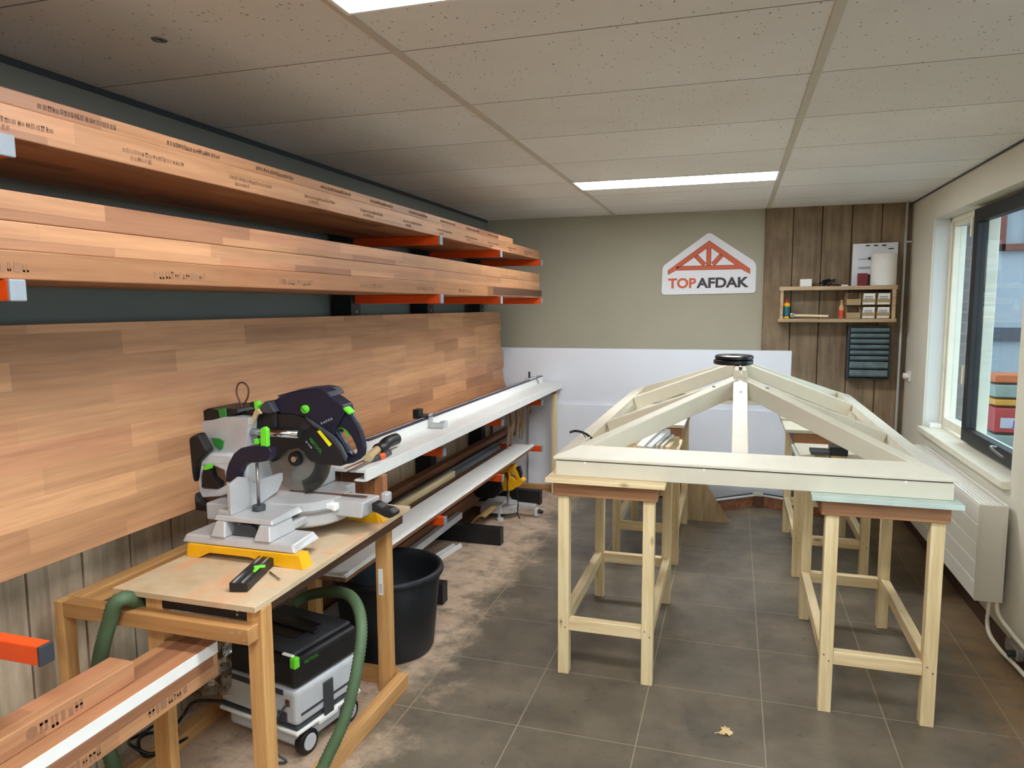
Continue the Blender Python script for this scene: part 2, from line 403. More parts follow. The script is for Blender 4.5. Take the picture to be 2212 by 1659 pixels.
def text(name, body, mat, parent, origin, xdir, ydir, height, width=None, depth=.0008, bold=.0):
    cu = bpy.data.curves.new(name, 'FONT'); cu.body = body; cu.extrude = .5*depth/height; cu.offset = bold
    t = bpy.data.objects.new(name, cu); C.objects.link(t)
    bpy.context.view_layer.update()
    me = bpy.data.meshes.new_from_object(t.evaluated_get(bpy.context.evaluated_depsgraph_get())); bpy.data.objects.remove(t)
    xs = [v.co.x for v in me.vertices]; ys = [v.co.y for v in me.vertices]
    sy = height/(max(ys)-min(ys)); sx = width/(max(xs)-min(xs)) if width else sy
    x = Vector(xdir).normalized(); y = Vector(ydir).normalized(); z = x.cross(y).normalized(); o0 = WL[parent.name]
    for v in me.vertices:
        p = Vector(origin)+x*((v.co.x-min(xs))*sx)+y*((v.co.y-min(ys))*sy)+z*(v.co.z*height+depth*.5)
        v.co = p-o0
    me.materials.clear(); me.materials.append(MT[mat])
    o = bpy.data.objects.new(name, me); C.objects.link(o); o.parent = parent; WL[o.name] = o0.copy(); return o
def bx(name, a, b, mat, parent=None, bevel=.002): return MB().box(a, b).build(name, mat, parent, bevel)
def stamp(parent, origin, udir, vdir, length, height, mat='ink', rows=1, name='printed_stamp'):
    """faded illegible ink stamp: a row of broken little strokes"""
    m = MB(); u = Vector(udir).normalized(); v = Vector(vdir).normalized(); n = u.cross(v).normalized(); o = Vector(origin)
    for r in range(rows):
        x = 0; hh = height/rows
        L = length*(1 if r == 0 else random.uniform(.35, .6)); x = 0 if r == 0 else length*.12
        while x < L:
            wd = random.uniform(.25, .8)*hh*.75; g = random.uniform(.12, .3)*hh
            y0 = (rows-1-r)*hh+random.uniform(0, .15)*hh; y1 = (rows-1-r)*hh+random.uniform(.6, .85)*hh
            a = o+u*x+v*y0; b = u*wd; c = v*(y1-y0); k = n*.0006
            if random.random() < .5:
                m.hexa([a, a+b, a+b+k, a+k, a+c, a+b+c, a+b+c+k, a+c+k])
            else:
                for q in (0, .62):
                    a2 = a+b*q; b2 = b*.34
                    m.hexa([a2, a2+b2, a2+b2+k, a2+k, a2+c, a2+b2+c, a2+b2+c+k, a2+c+k])
                a3 = a+c*random.choice((.0, .38, .7)); c3 = c*.25
                m.hexa([a3, a3+b, a3+b+k, a3+k, a3+c3, a3+b+c3, a3+b+c3+k, a3+c3+k])
            x += wd+g
    return m.build(name, mat, parent)
# ================================================================ the room
XL, XR, YB, YF, H = -2.085, 1.24, 6.05, -2.3, 2.34
struct(MB().box((XL-.1, YF-.1, -.1), (XR+.1, YB+.1, 0)).build('floor', 'floor'))
struct(MB().box((XL-.1, YF-.1, H), (XR+.1, YB+.1, H+.08)).build('ceiling', 'ceiling'))
wl = struct(MB().box((XL-.12, YF-.1, 0), (XL, YB+.1, H)).build('wall_left', 'wall_slate'))
wb = struct(MB().box((XL, YB, 0), (XR+.3, YB+.12, H)).build('wall_back', 'wall'))
struct(MB().box((XL, YF-.12, 0), (XR+.3, YF, H)).build('wall_front', 'wall'))
W1, W2, WZ, WT = (3.79, 5.43), (.3, 2.7), .755, 2.15
m = MB()
for a, b in ((YF, W2[0]), (W2[1], W1[0]), (W1[1], YB)): m.box((XR, a, 0), (XR+.3, b, H))
for a, b in (W1, W2): m.box((XR, a, 0), (XR+.3, b, WZ)).box((XR, a, WT), (XR+.3, b, H))
wr = struct(m.build('wall_right', 'wall_right'))
# ceiling T bars and wall angles
for k, x in enumerate((-.9678, .2322)):
    struct(MB().box((x-.014, YF, H-.004), (x+.014, YB, H)).build('trim_%d' % (k+1), 'tbar'))
struct(MB().box((XL, YF, H-.022), (XL+.004, YB, H)).box((XR-.004, YF, H-.012), (XR, YB, H)).build('trim_3', 'graphite'))
# plank cladding
m = MB(); x = .2105
ws = (.206, .206, .208, .204, .18)
for k, wd in enumerate(ws): m.box((x+.004, YB-.022-(.003 if k % 2 else 0), 0), (x+wd-.004, YB, H)); x += wd
m.box((.2105, YB-.004, 0), (XR, YB, H))
m.build('plank_cladding', 'planks_back', wb, .002)
m = MB(); y = -.6
while y < YB-.01:
    m.box((XL, y+.004, 0), (XL+.022, min(y+.196, YB-.01), 1.02)); y += .2
m.box((XL, -.6, 0), (XL+.004, YB, 1.02))
m.build('plank_cladding', 'planks_left', wl, .002)
# ceiling lights
def led_panel(y0, label, dx=0.):
    t = thing('ceiling_light', (-.37+dx, y0+.145, H), label, 'ceiling light', 'slim light panels in the tiled ceiling')
    x0, x1 = -.952+dx, .216+dx
    m = MB().box((x0-.008, y0-.008, H-.008), (x1+.008, y0+.004, H+.0)).box((x0-.008, y0+.286, H-.008), (x1+.008, y0+.298, H)).box((x0-.008, y0+.004, H-.008), (x0+.004, y0+.286, H)).box((x1-.004, y0+.004, H-.008), (x1+.008, y0+.286, H))
    m.build('frame', 'white', t)
    MB().box((x0+.004, y0+.004, H-.006), (x1-.004, y0+.286, H-.001)).build('diffuser', 'led', t)
led_panel(4.36, 'lit slim rectangular light panel in the ceiling in front of the grey back wall')
led_panel(1.415, 'lit light panel cut by the top edge of the photo, nearest the viewer')
led_panel(-1.53, 'added unseen fill light panel in the ceiling far behind the viewer')  # unseen panel added to light the room from the back
led_panel(-.06, 'added unseen fill light panel in the ceiling just behind the viewer')  # another unseen panel, added as fill for faces turned to the camera
p = U(345, 85, Z=H)
t = thing('ceiling_hook', (p.x, p.y, H), 'small metal ring hook in a dark hole of the ceiling tile at the upper left', 'hook')
MB().lathe((p.x, p.y, H-.003), [(.008, .0029), (.009, 0), (.02, 0), (.022, .0029)], 24, closed=True).build('ring', 'steel', t); MB().cyl((p.x, p.y, H-.001), (p.x, p.y, H-.0002), .009, 16).build('hole', 'tape', t)
# windows
def window(n, y0, y1, sash):
    t = bpy.data.objects.new('window_%d' % n, None); C.objects.link(t); t.location = (1.39, (y0+y1)/2, WZ); WL[t.name] = Vector(t.location); struct(t)
    z0, z1, xa, xb = WZ+.03, WT, 1.35, 1.42; f = .055
    m = MB().box((xa, y0, z0), (xb, y1, z0+f)).box((xa, y0, z1-f), (xb, y1, z1)).box((xa, y0, z0+f), (xb, y0+f, z1-f)).box((xa, y1-f, z0+f), (xb, y1, z1-f))
    m.box((xa+.012, sash-.03, z0+f), (xb, sash+.03, z1-f))
    m.box((xa-.012, y1-.03, z0), (xa, y1, z1)).box((xa-.012, y0, z1-.03), (xa, y1, z1))
    m.build('window_frame', 'frame_white', t, .004)
    MB().box((1.385, sash+.03, z0+f), (1.389, y1-f, z1-f)).build('glass_pane', 'glass', t)
    a, b, g = y0+.01, sash+.02, .075; x0, x1 = 1.30, 1.35
    m = MB().box((x0, a, z0+.01), (x1, b, z0+.01+g)).box((x0, a, z1-.02-g), (x1, b, z1-.02)).box((x0, a, z0+.01+g), (x1, a+g, z1-.02-g)).box((x0, b-g, z0+.01+g), (x1, b, z1-.02-g))
    s = m.build('window_sash', 'blackmetal', t, .003)
    MB().box((1.325, a+g, z0+g), (1.329, b-g, z1-.02-g)).build('sash_glass', 'glass', s)
    if n == 1:
        for z in (1.98, 1.12): MB().box((x0-.012, b-.004, z), (x0+.02, b+.02, z+.11)).build('hinge', 'frame_white', s, .003)
        h = MB().tube([(x0-.004, 4.18, .865), (x0-.03, 4.18, .868), (x0-.036, 4.14, .862), (x0-.036, 3.98, .85)], .006).build('window_handle', 'steel', s)
    m = MB().box((1.205 if n == 1 else 1.22, y0+.001, WZ-.02), (1.35, y1-.001, WZ+.02))
    m.build('window_sill', 'frame_white', t, .006)
window(1, W1[0], W1[1], 4.78); window(2, W2[0], W2[1], 1.5)  # the second window is out of view, added to bring in daylight
m = MB().box((XR+.012, W1[1]-.003, WZ+.02), (1.35, W1[1], WT)); m.build('reveal_panel', 'reveal', wr)
MB().box((1.425, W1[1]-.004, WZ), (XR+.302, W1[1]-.0005, WT)).build('brick_jamb', 'facade', wr)
tag(MB().box((1.26, 5.33, WZ+.0205), (1.33, 5.415, WZ+.046)).build('plastic_block', 'white', None, .004), 'small white block lying in the far corner of the window sill', 'block')
# window light sampling portals
for a, b in (W1, W2):
    l = bpy.data.lights.new('portal', 'AREA'); l.shape = 'RECTANGLE'; l.size = WT-WZ; l.size_y = b-a
    l.cycles.is_portal = True
    o = bpy.data.objects.new('window_portal', l); C.objects.link(o); o.location = (XR+.31, (a+b)/2, (WZ+WT)/2); o.rotation_euler = (0, PI/2, 0)
# skirting
struct(bx('baseboard_right', (XR-.014, 1.0, 0), (XR, YB, .07), 'rust'))
# ================================================================ white wall boards on the back wall
MB().box((-2.04, 6.018, 0.01), (.437, 6.036, 1.235)).build('wall_board', 'panelwhite', None, .002)
tag(bpy.data.objects['wall_board'], 'tall white smooth board covering the lower back wall under the logo sign', 'board')
tag(MB().hexa([(-1.70, 5.975, .01), (.43, 5.975, .01), (.43, 5.99, .01), (-1.70, 5.99, .01), (-1.70, 6.0, .757), (.43, 6.0, .757), (.43, 6.015, .757), (-1.70, 6.015, .757)]).build('wall_board', 'panelwhite', None, .002), 'lower white board leaning in front of the tall white wall board', 'board')
tag(bx('wooden_batten', (-1.98, 5.93, 0), (-.9, 5.972, .045), 'oldpine_x'), 'narrow pine batten on the floor along the foot of the white wall boards', 'batten')
# ---------------------------------------------------------------- logo sign
t = thing('logo_sign', (-.21, 6.04, 1.69), 'white house-shaped TOPAFDAK sign with orange roof truss on the grey back wall', 'sign')
SY = 6.038
def S(u, v, y=SY): return U(1400+u/8.508, 480+v/8.508, Y=y)
def rounded(pts, r, n=5):
    out = []; k = len(pts)
    for i in range(k):
        p, a, b = Vector(pts[i]), Vector(pts[i-1]), Vector(pts[(i+1) % k])
        p1 = p+(a-p).normalized()*r[i]; p2 = p+(b-p).normalized()*r[i]
        for j in range(n+1):
            q = j/n; out.append((1-q)**2*p1+2*q*(1-q)*p+q*q*p2)
    return out
pl = rounded([S(245, 1335), S(265, 810), S(1125, 180), S(1990, 740), S(1975, 1300)], (.03, .03, .03, .04, .03))
MB().prism(pl, (0, .012, 0)).build('sign_plate', 'sign', t)
def truss(grow, y, mat, name):
    m = MB(); k = grow
    T = lambda u, v: S(u, v, y)
    def bar(a, b, wd):
        a, b = Vector(a), Vector(b); d = (b-a).normalized(); s = Vector((-d.y, d.x))*(wd/2+k); e = d*k
        m.prism([T(*(a-s-e)), T(*(b-s+e)), T(*(b+s+e)), T(*(a+s-e))], (0, .0012, 0))
    m.prism([T(370-k, 885), T(1125, 345-k*1.3), T(1868+k, 850), T(1868+k, 945+k), T(1720, 862+k), T(1125, 445+k*.6), T(500, 885+k), T(370-k, 965+k)], (0, .0012, 0))
    bar((515, 848), (1690, 822), 68); bar((1118, 470), (1112, 790), 76); bar((885, 625), (1035, 780), 72); bar((1345, 610), (1195, 772), 72)
    return m.build(name, mat, t)
truss(7, 6.0368, 'logo_line', 'truss_outline'); truss(-4, 6.0350, 'logo_orange', 'roof_truss')
xd = (S(1850, 1195)-S(370, 1222)).normalized()
text('lettering', 'TOP', 'logo_orange', t, S(366, 1220, 6.0365), xd, (0, 0, 1), .082, (S(880, 1205)-S(366, 1220)).length, bold=.035)
text('lettering', 'AFDAK', 'logo_dark', t, S(886, 1212, 6.0365), xd, (0, 0, 1), .082, (S(1850, 1195)-S(886, 1212)).length, bold=.035)
# ---------------------------------------------------------------- wall shelf and what is on it
t = thing('wall_shelf', (.72, 6.02, 1.465), 'wooden box shelf with two boards fixed to the weathered planks', 'shelf')
YS, YE = 5.85, 6.022
bx('shelf_board', (.322, YS, 1.702), (1.128, YE, 1.730), 'mer_x', t); bx('shelf_board', (.318, YS, 1.463), (1.130, YE, 1.488), 'mer_x', t)
bx('side_panel', (.330, YS, 1.488), (.352, YE, 1.702), 'mer_z', t); bx('side_panel', (1.096, YS, 1.488), (1.120, YE, 1.702), 'mer_z', t)
for o in t.children: o.data.materials[0] = grain('shelf_wood', (186, 158, 124), (150, 122, 92), 0, knots=False) if o.name.startswith('shelf_board') and 'shelf_wood' not in bpy.data.materials else bpy.data.materials['shelf_wood']
def on_shelf(px0, px1, py0, y, z): a, b, c = U(px0, 600, Y=y), U(px1, 600, Y=y), U(px0, py0, Y=y); return a.x, b.x, z, max(z+.01, c.z)
zt, zb = 1.7305, 1.4885
a, b, c, d = on_shelf(1729, 1754, 603, 5.90, zt); tag(bx('cardboard_box', (a, 5.90, c), (b, 5.95, d), 'paper'), 'small white box standing alone on the wall shelf top', 'box')
m = MB()
for k in range(26):
    p = Vector((.672+random.uniform(-.035, .04), 5.93+random.uniform(-.03, .03), zt+.005+random.uniform(0, .035)))
    q = p+Vector((random.uniform(-.05, .05), random.uniform(-.03, .03), random.uniform(-.004, .014))); q.z = max(q.z, zt+.005)
    m.tube([p, (p+q)/2+Vector((0, 0, .008)), q], .004, 6)
tag(m.build('cable_bundle', 'tape'), 'crumpled black cable bundle on the middle of the wall shelf top', 'cable')
tag(MB().prism([(.755, 5.87, zt), (.80, 5.87, zt), (.80, 5.87, zt+.008), (.76, 5.87, zt+.010)], (0, .05, 0)).build('paper_slip', 'paper'), 'small white slip beside the black cable bundle', 'paper')
t = thing('calendar', (.99, 6.0, zt), 'white wall calendar sheet with black punched slots leaning behind the paper roll', 'calendar')
MB().hexa([(.836, 5.985, zt), (1.142, 5.985, zt), (1.142, 5.993, zt), (.836, 5.993, zt), (.839, 6.0, 2.045), (1.144, 6.0, 2.05), (1.144, 6.008, 2.05), (.839, 6.008, 2.045)]).build('sheet', 'panelwhite', t)
m = MB()
for x in (.925, .98, 1.035): MB().box((x, 5.994, 2.026), (x+.028, 6.001, 2.034)).build('punched_slot', 'tape', t)
m = MB()
for z in (1.86, 1.87, 1.93): m.box((.88, 5.985, z), (.96, 5.995, z+.002))
m.box((1.08, 5.992, 2.0), (1.115, 6.0, 2.008)).box((.945, 5.988, 1.925), (.965, 5.997, 1.945)); m.build('print', 'graphite', t)
t = thing('paper_roll', (1.04, 5.893, zt), 'tall off-white paper towel roll standing on the wall shelf', 'paper roll')
MB().lathe((1.04, 5.925, zt), [(.02, 0), (.084, 0), (.086, .004), (.086, .228), (.082, .234), (.02, .234)], 48).build('roll', 'paper', t, smooth=True)
MB().lathe((1.04, 5.925, zt), [(.016, .0), (.02, .0), (.02, .2345), (.016, .2345)], 24, closed=True).build('core', 'mer_z', t)
tag(bx('card_box', (.868, 5.90, zt), (.935, 5.935, zt+.092), 'red'), 'dark red upright card box left of the paper roll', 'box')
tag(bx('card_box', (.938, 5.945, zt), (.957, 5.975, zt+.085), 'graphite'), 'narrow grey box between the dark red box and the paper roll', 'box')
t = thing('glue_bottle', (.374, 5.90, zb), 'teal glue bottle with yellow shoulder and red cap in the wall shelf', 'bottle')
MB().lathe((.378, 5.90, zb), [(0, 0), (.024, 0), (.025, .01), (.025, .095), (.02, .1), (0, .1)], 24).build('bottle', 'blueband', t, smooth=True)
MB().lathe((.378, 5.90, zb), [(.0255, .092), (.0265, .094), (.0265, .115), (.016, .122), (0, .122)], 24).build('shoulder', 'yellow', t, smooth=True)
MB().lathe((.378, 5.90, zb), [(.011, .121), (.011, .13), (.006, .152), (0, .152)], 16).build('bottle_cap', 'redbright', t, smooth=True)
MB().lathe((.378, 5.90, zb), [(.0256, .001), (.0262, .002), (.0262, .014), (.0256, .016)], 24).build('base_band', 'yellow', t, smooth=True)
t = thing('hammer', (.56, 5.89, zb), 'hammer with pale wooden handle and steel head lying in the wall shelf', 'hammer')
MB().tube([(.43, 5.89, zb+.024), (.55, 5.89, zb+.022), (.675, 5.89, zb+.018)], .0095, 12).build('handle', 'pine_x', t)
MB().cyl((.422, 5.865, zb+.026), (.422, 5.93, zb+.026), .0185, 20).build('hammer_head', 'chrome', t, .003)
t = thing('spray_bottle', (.764, 5.9, zb), 'small bottle with orange-red label left of the storage bins', 'bottle')
MB().lathe((.764, 5.90, zb), [(0, 0), (.018, 0), (.018, .085), (.008, .105), (.007, .14), (0, .14)], 20).build('bottle', 'oldpine_z', t, smooth=True)
MB().lathe((.764, 5.90, zb), [(.0182, .01), (.0188, .012), (.0188, .06), (.0182, .062)], 20).build('bottle_label', 'redlabel', t, smooth=True)
MT['bin'] = plain('tan_bin_plastic', (176, 150, 112), .5)
k = 0
for r, z0 in enumerate((zb+.0, zb+.1)):
    for c, (x0, x1) in enumerate(((.792, .892), (.896, .99), (.994, 1.088))):
        pos = ('left', 'middle', 'right')[c]; row = ('lower', 'upper')[r]
        t = thing('storage_bin', ((x0+x1)/2, 5.9, z0), 'tan open-front storage bin, %s one of the %s row on the wall shelf' % (pos, row), 'storage bin', 'storage bins stacked in the wall shelf')
        m = MB(); a, b = x0+.002, x1-.002; hh = .094
        m.box((a, 5.87, z0), (b, 6.01, z0+.003)).box((a, 6.007, z0+.003), (b, 6.01, z0+hh))
        for xx in (a, b-.003):
            m.prism([(xx, 6.007, z0+.003), (xx, 5.868, z0+.003), (xx, 5.855, z0+.05), (xx, 5.90, z0+hh), (xx, 6.007, z0+hh)], (.003, 0, 0))
        m.hexa([(a, 5.868, z0+.003), (b, 5.868, z0+.003), (b, 5.871, z0+.003), (a, 5.871, z0+.003), (a, 5.853, z0+.045), (b, 5.853, z0+.045), (b, 5.856, z0+.045), (a, 5.856, z0+.045)])
        m.build('bin', 'bin', t)
        if c:
            MB().hexa([(a+.006, 5.8655, z0+.006), (b-.006, 5.8655, z0+.006), (b-.006, 5.867, z0+.006), (a+.006, 5.867, z0+.006), (a+.006, 5.846, z0+.085), (b-.006, 5.846, z0+.085), (b-.006, 5.848, z0+.085), (a+.006, 5.848, z0+.085)]).build('bin_label', 'paper', t)
            m = MB()
            for q in range(4): m.box((a+.014, 5.8505-q*-.0035, z0+.06-q*.012), (b-.02, 5.858-q*-.0035, z0+.064-q*.012))
            m.build('label_print', 'graphite', t)
        else:
            MB().box((a+.005, 5.86, z0+.02), (b-.012, 5.90, z0+.045)).build('bin_contents', 'paper', t, .008)
# drawer cabinet under the shelf
t = thing('drawer_cabinet', (.97, 6.02, 1.03), 'dark wall cabinet with eight smoke-grey small-parts drawers under the wall shelf', 'cabinet')
m = MB().box((.822, 5.93, 1.032), (.834, 6.026, 1.43)).box((1.106, 5.93, 1.032), (1.118, 6.026, 1.43)).box((.834, 5.93, 1.032), (1.106, 6.026, 1.04)).box((.834, 5.93, 1.422), (1.106, 6.026, 1.43)).box((.834, 6.015, 1.04), (1.106, 6.026, 1.422))
z = 1.422; hs = (.042, .042, .042, .042, .042, .042, .062, .062)
for hgt in hs: z -= hgt; m.box((.834, 5.93, z-.0015+.0015), (1.106, 6.01, z+.003))
m.build('body', 'capdark', t)
z = 1.422
for hgt in hs:
    z -= hgt; z0, z1 = z+.005, z+hgt-.004
    d = MB().hexa([(.838, 5.922, z0), (1.102, 5.922, z0), (1.102, 6.0, z0), (.838, 6.0, z0), (.838, 5.916, z1), (1.102, 5.916, z1), (1.102, 6.0, z1), (.838, 6.0, z1)]).build('drawer', 'glassgrey', t, .002)
    MB().box((.838, 5.906, z0+.002), (1.102, 5.922, z0+.009)).build('drawer_grip', 'graphite', d, .002)
# conduit pipes in the corner and the socket
t = thing('conduit_pipe', (1.19, 5.98, 0), 'thin vertical conduit pipe in the corner right of the plank wall', 'pipe')
MB().cyl((1.188, 5.985, 0), (1.188, 5.985, H-.001), .008).build('pipe', 'lightgrey', t, smooth=True)
MB().cyl((1.188, 5.985, 2.05), (XR-.001, 5.985, 2.05), .007).build('branch_pipe', 'lightgrey', t, smooth=True)
t = thing('wall_socket', (XR, 5.86, 1.04), 'white wall socket with plug low on the right wall beside the back corner', 'socket')
bx('plate', (XR-.012, 5.83, 1.03), (XR-.0005, 5.91, 1.11), 'white', t, .004)
MB().cyl((XR-.045, 5.87, 1.07), (XR-.012, 5.87, 1.07), .022).build('plug', 'paper', t, .004)
# ================================================================ radiator
t = thing('radiator', (1.16, 4.45, .22), 'white panel radiator with horizontal grooves hanging under the window', 'radiator')
m = MB(); x0, x1, y0, y1, z0, z1 = 1.098, 1.214, 3.70, 5.22, .222, .672
hh = (z1-z0)/5
for k in range(5): m.box((x0, y0+.012, z0+k*hh+.0025), (x0+.02, y1-.012, z0+(k+1)*hh-.0025))
m.box((x0+.006, y0+.012, z0), (x0+.02, y1-.012, z1))
m.build('front_panel', 'radiator', t, .003)
m = MB()
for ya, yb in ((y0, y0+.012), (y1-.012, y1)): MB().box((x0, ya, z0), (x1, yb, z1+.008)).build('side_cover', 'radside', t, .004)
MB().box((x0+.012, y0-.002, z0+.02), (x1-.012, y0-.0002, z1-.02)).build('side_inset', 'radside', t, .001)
m = MB().box((x0, y0+.012, z1), (x0+.012, y1-.012, z1+.008)).box((x1-.012, y0+.012, z1), (x1, y1-.012, z1+.008))
for k in range(1, 6): x = x0+.012+k*.0155; m.box((x-.004, y0+.012, z1), (x+.004, y1-.012, z1+.006))
m.build('top_grille', 'radiator', t)
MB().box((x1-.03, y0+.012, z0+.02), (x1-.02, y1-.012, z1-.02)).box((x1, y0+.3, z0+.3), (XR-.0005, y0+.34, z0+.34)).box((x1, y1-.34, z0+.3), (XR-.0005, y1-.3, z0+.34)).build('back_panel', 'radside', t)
t = thing('pipe_run', (1.21, 3.2, 0), 'cream heating pipes with a metal valve on the floor skirting below the radiator end', 'pipe')
m = MB().tube([(1.20, 3.73, .225), (1.20, 3.70, .17), (1.205, 3.55, .15), (1.205, 3.3, .15), (1.205, 2.6, .15)], .009)
m.tube([(1.17, 3.735, .225), (1.17, 3.73, .09), (1.175, 3.6, .055), (1.195, 3.3, .055), (1.195, 2.6, .055)], .009).build('pipe', 'frame_white', t)
MB().box((1.185, 3.42, .075), (1.215, 3.56, .125)).build('valve_body', 'steel', t, .006)
MB().cyl((1.16, 3.44, .10), (1.186, 3.44, .10), .016).build('valve_knob', 'black', t, .003)
# ================================================================ trestles
def trestle(name, x0, y0, label):
    wx, dy = .407, .92; t = thing(name, (x0+wx/2, y0+dy/2, 0), label, 'trestle', 'pine sawhorse trestles on the tiled floor')
    L = .048
    for yy in (y0, y0+dy-L):
        for xx in (x0, x0+wx-L):
            MB().box((xx, yy, 0), (xx+L, yy+L, .797)).build('leg', 'pine_z', t, .003)
        MB().box((x0+L, yy+.004, .198), (x0+wx-L, yy+L-.004, .250)).build('stretcher', 'pine_x', t, .003)
    for xx in (x0+.002, x0+wx-L+.008):
        MB().box((xx, y0+L, .204), (xx+.038, y0+dy-L, .256)).build('stretcher', 'pine_y', t, .003)
    for yy in (y0-.015, y0+dy-.03):
        MB().box((x0-.018, yy, .7972), (x0+wx+.012, yy+.045, .862)).build('top_beam', 'mer_x', t, .003)
    for xx in (x0-.018, x0+wx-.033):
        MB().box((xx, y0+.0302, .7972), (xx+.045, y0+dy-.0302, .862)).build('top_beam', 'mer_y', t, .003)
    m = MB()
    for xx, zz in ((x0+.014, .236), (x0+.032, .212), (x0+wx-.034, .236), (x0+wx-.014, .214)): MB().cyl((xx, y0-.0008, zz), (xx, y0+.003, zz), .0035, 10).build('screw_head', 'steel', t)
    return t
trestle('trestle', -.698, 2.915, 'pine trestle standing nearest on the left under the white roof frame')
trestle('trestle', .354, 2.915, 'pine trestle standing nearest on the right under the white roof frame')
trestle('trestle', -.70, 4.39, 'pine trestle further back on the left under the white roof frame')
trestle('trestle', .362, 4.39, 'pine trestle further back on the right beside the radiator')
tag(bx('work_board', (-.738, 2.85, .8625), (-.246, 3.88, .882), 'pine_x'), 'pine board lying on the nearest left trestle under the white roof frame', 'board')
tag(bx('work_board', (.296, 2.85, .8625), (.801, 3.90, .882), 'aluwhite'), 'white-green coated board lying on the nearest right trestle', 'board')
MT['mdf_green'] = plain('green_grey_board', (192, 206, 196), .45); bpy.data.objects['work_board.001'].data.materials[0] = MT['mdf_green']
tag(bx('work_board', (-.735, 4.36, .8625), (-.27, 5.36, .882), 'offwhite'), 'pale board lying on the further left trestle', 'board')
tag(bx('work_board', (.297, 4.36, .8625), (.80, 5.40, .882), 'offwhite'), 'pale board lying on the further right trestle', 'board')
# ================================================================ white roof lantern frame
t = thing('roof_lantern_frame', (.036, 4.17, .8825), 'cream painted hipped roof lantern frame resting on the trestles', 'roof frame')
X0, X1, Y0, Y1, ZB, ZC = -.715, .787, 2.90, 5.46, .8825, .947
XM, YA, YR, ZR = .036, 3.65, 4.70, 1.243
sl = (ZR-.966)/(XM-X0)
rw = .072
m = MB().box((X0+.008, Y0+.008, ZB), (X1-.008, Y0+rw, ZC)); m.build('base_rail', 'offwhite', t, .003)
MB().box((X0+.008, Y1-rw, ZB), (X1-.008, Y1-.008, ZC)).build('base_rail', 'offwhite', t, .003)
MB().box((X0+.008, Y0+rw, ZB), (X0+rw, Y1-rw, ZC)).build('base_rail', 'offwhite', t, .003)
MB().box((X1-rw, Y0+rw, ZB), (X1-.008, Y1-rw, ZC)).build('base_rail', 'offwhite', t, .003)
# dark joint line + mitred sloping caps
MB().box((X0+.012, Y0+.012, ZC), (X1-.012, Y0+.06, ZC+.005)).box((X0+.012, Y0+.06, ZC), (X0+.06, Y1-.06, ZC+.005)).box((X1-.06, Y0+.06, ZC), (X1-.012, Y1-.06, ZC+.005)).box((X0+.012, Y1-.06, ZC), (X1-.012, Y1-.012, ZC+.005)).build('seal_strip', 'rust', t)
cw = .10; zl, zo = ZC+.005, .964; zi = zo+cw*sl
def cap(a, b, ai, bi):
    P = lambda p, z: (p[0], p[1], z)
    MB().hexa([P(a, zl), P(b, zl), P(bi, zl), P(ai, zl), P(a, zo), P(b, zo), P(bi, zi), P(ai, zi)]).build('sloping_cap', 'cream2', t, .0025)
A, B, D, E_ = (X0, Y0), (X1, Y0), (X1, Y1), (X0, Y1); a, b, d, e = (X0+cw, Y0+cw), (X1-cw, Y0+cw), (X1-cw, Y1-cw), (X0+cw, Y1-cw)
cap(A, B, a, b); cap(B, D, b, d); cap(D, E_, d, e); cap(E_, A, e, a)
def rafter(p, q, w=.056, h=.078, name='rafter'): MB().beam(p, q, w, h).build(name, 'offwhite', t, .004)
zs = lambda dist: .966+dist*sl
for sx, xx in ((1, X0), (-1, X1)):
    for yy, ye, sy in ((Y0, YA, 1), (Y1, YR, -1)):
        k = .035; rafter((xx+sx*k, yy+sy*k, zs(k)-.010), (XM-sx*.02, ye-sy*.02, ZR+.004), .06, .078, 'hip_rafter')
    for yy in (YA+.01, YR-.01):
        rafter((xx+sx*.097, yy, zs(.097)-.001), (XM-sx*.02, yy, ZR), .05, .078)
rafter((XM, Y0+.097, zs(.097)-.001), (XM, YA-.03, ZR+.002), .066, .078)
rafter((XM, Y1-.097, zs(.097)-.001), (XM, YR+.02, ZR), .066, .078)
MB().prism([(XM-.034, YA-.03, 1.16), (XM+.034, YA-.03, 1.16), (XM+.034, YA-.03, 1.262), (XM+.026, YA-.03, 1.282), (XM+.008, YA-.03, 1.282), (XM+.008, YA-.03, 1.262), (XM-.008, YA-.03, 1.262), (XM-.008, YA-.03, 1.282), (XM-.026, YA-.03, 1.282), (XM-.034, YA-.03, 1.262)], (0, YR-YA+.05, 0)).build('ridge_beam', 'offwhite', t, .002)
m = MB()
for x, y, z in ((XM, YA-.16, None),): m.cyl((x, y-.006, zs(y-Y0)+.003), (x, y+.004, zs(y-Y0)+.0065), .008, 12)
for sx in (-1, 1): m.cyl((XM+sx*.12, YA-.115, ZR-.036), (XM+sx*.12, YA-.115, ZR-.031), .008, 12)
m.build('screw_hole', 'steel', t)
m = MB()
for x in (-.58, -.1, .62): m.cyl((x, Y0+.0065, ZC-.004), (x, Y0+.009, ZC-.004), .005, 12)
m.build('vent_plug', 'paper', t)
# black tape roll on the ridge
t = thing('tape_roll', (.0, 3.97, 1.283), 'black rolls of sealing tape lying on the ridge of the roof frame', 'tape roll')
c = (-.0, 3.97, 1.2832)
MB().lathe(c, [(.03, .0), (.096, .0), (.101, .006), (.101, .022), (.094, .025), (.03, .025)], 48, closed=True).build('roll', 'tape', t, smooth=False)
MB().lathe((.004, 3.972, 1.2832), [(.03, .0255), (.092, .0255), (.098, .03), (.098, .044), (.086, .050), (.03, .048)], 48, closed=True).build('roll', 'tape', t, smooth=False)
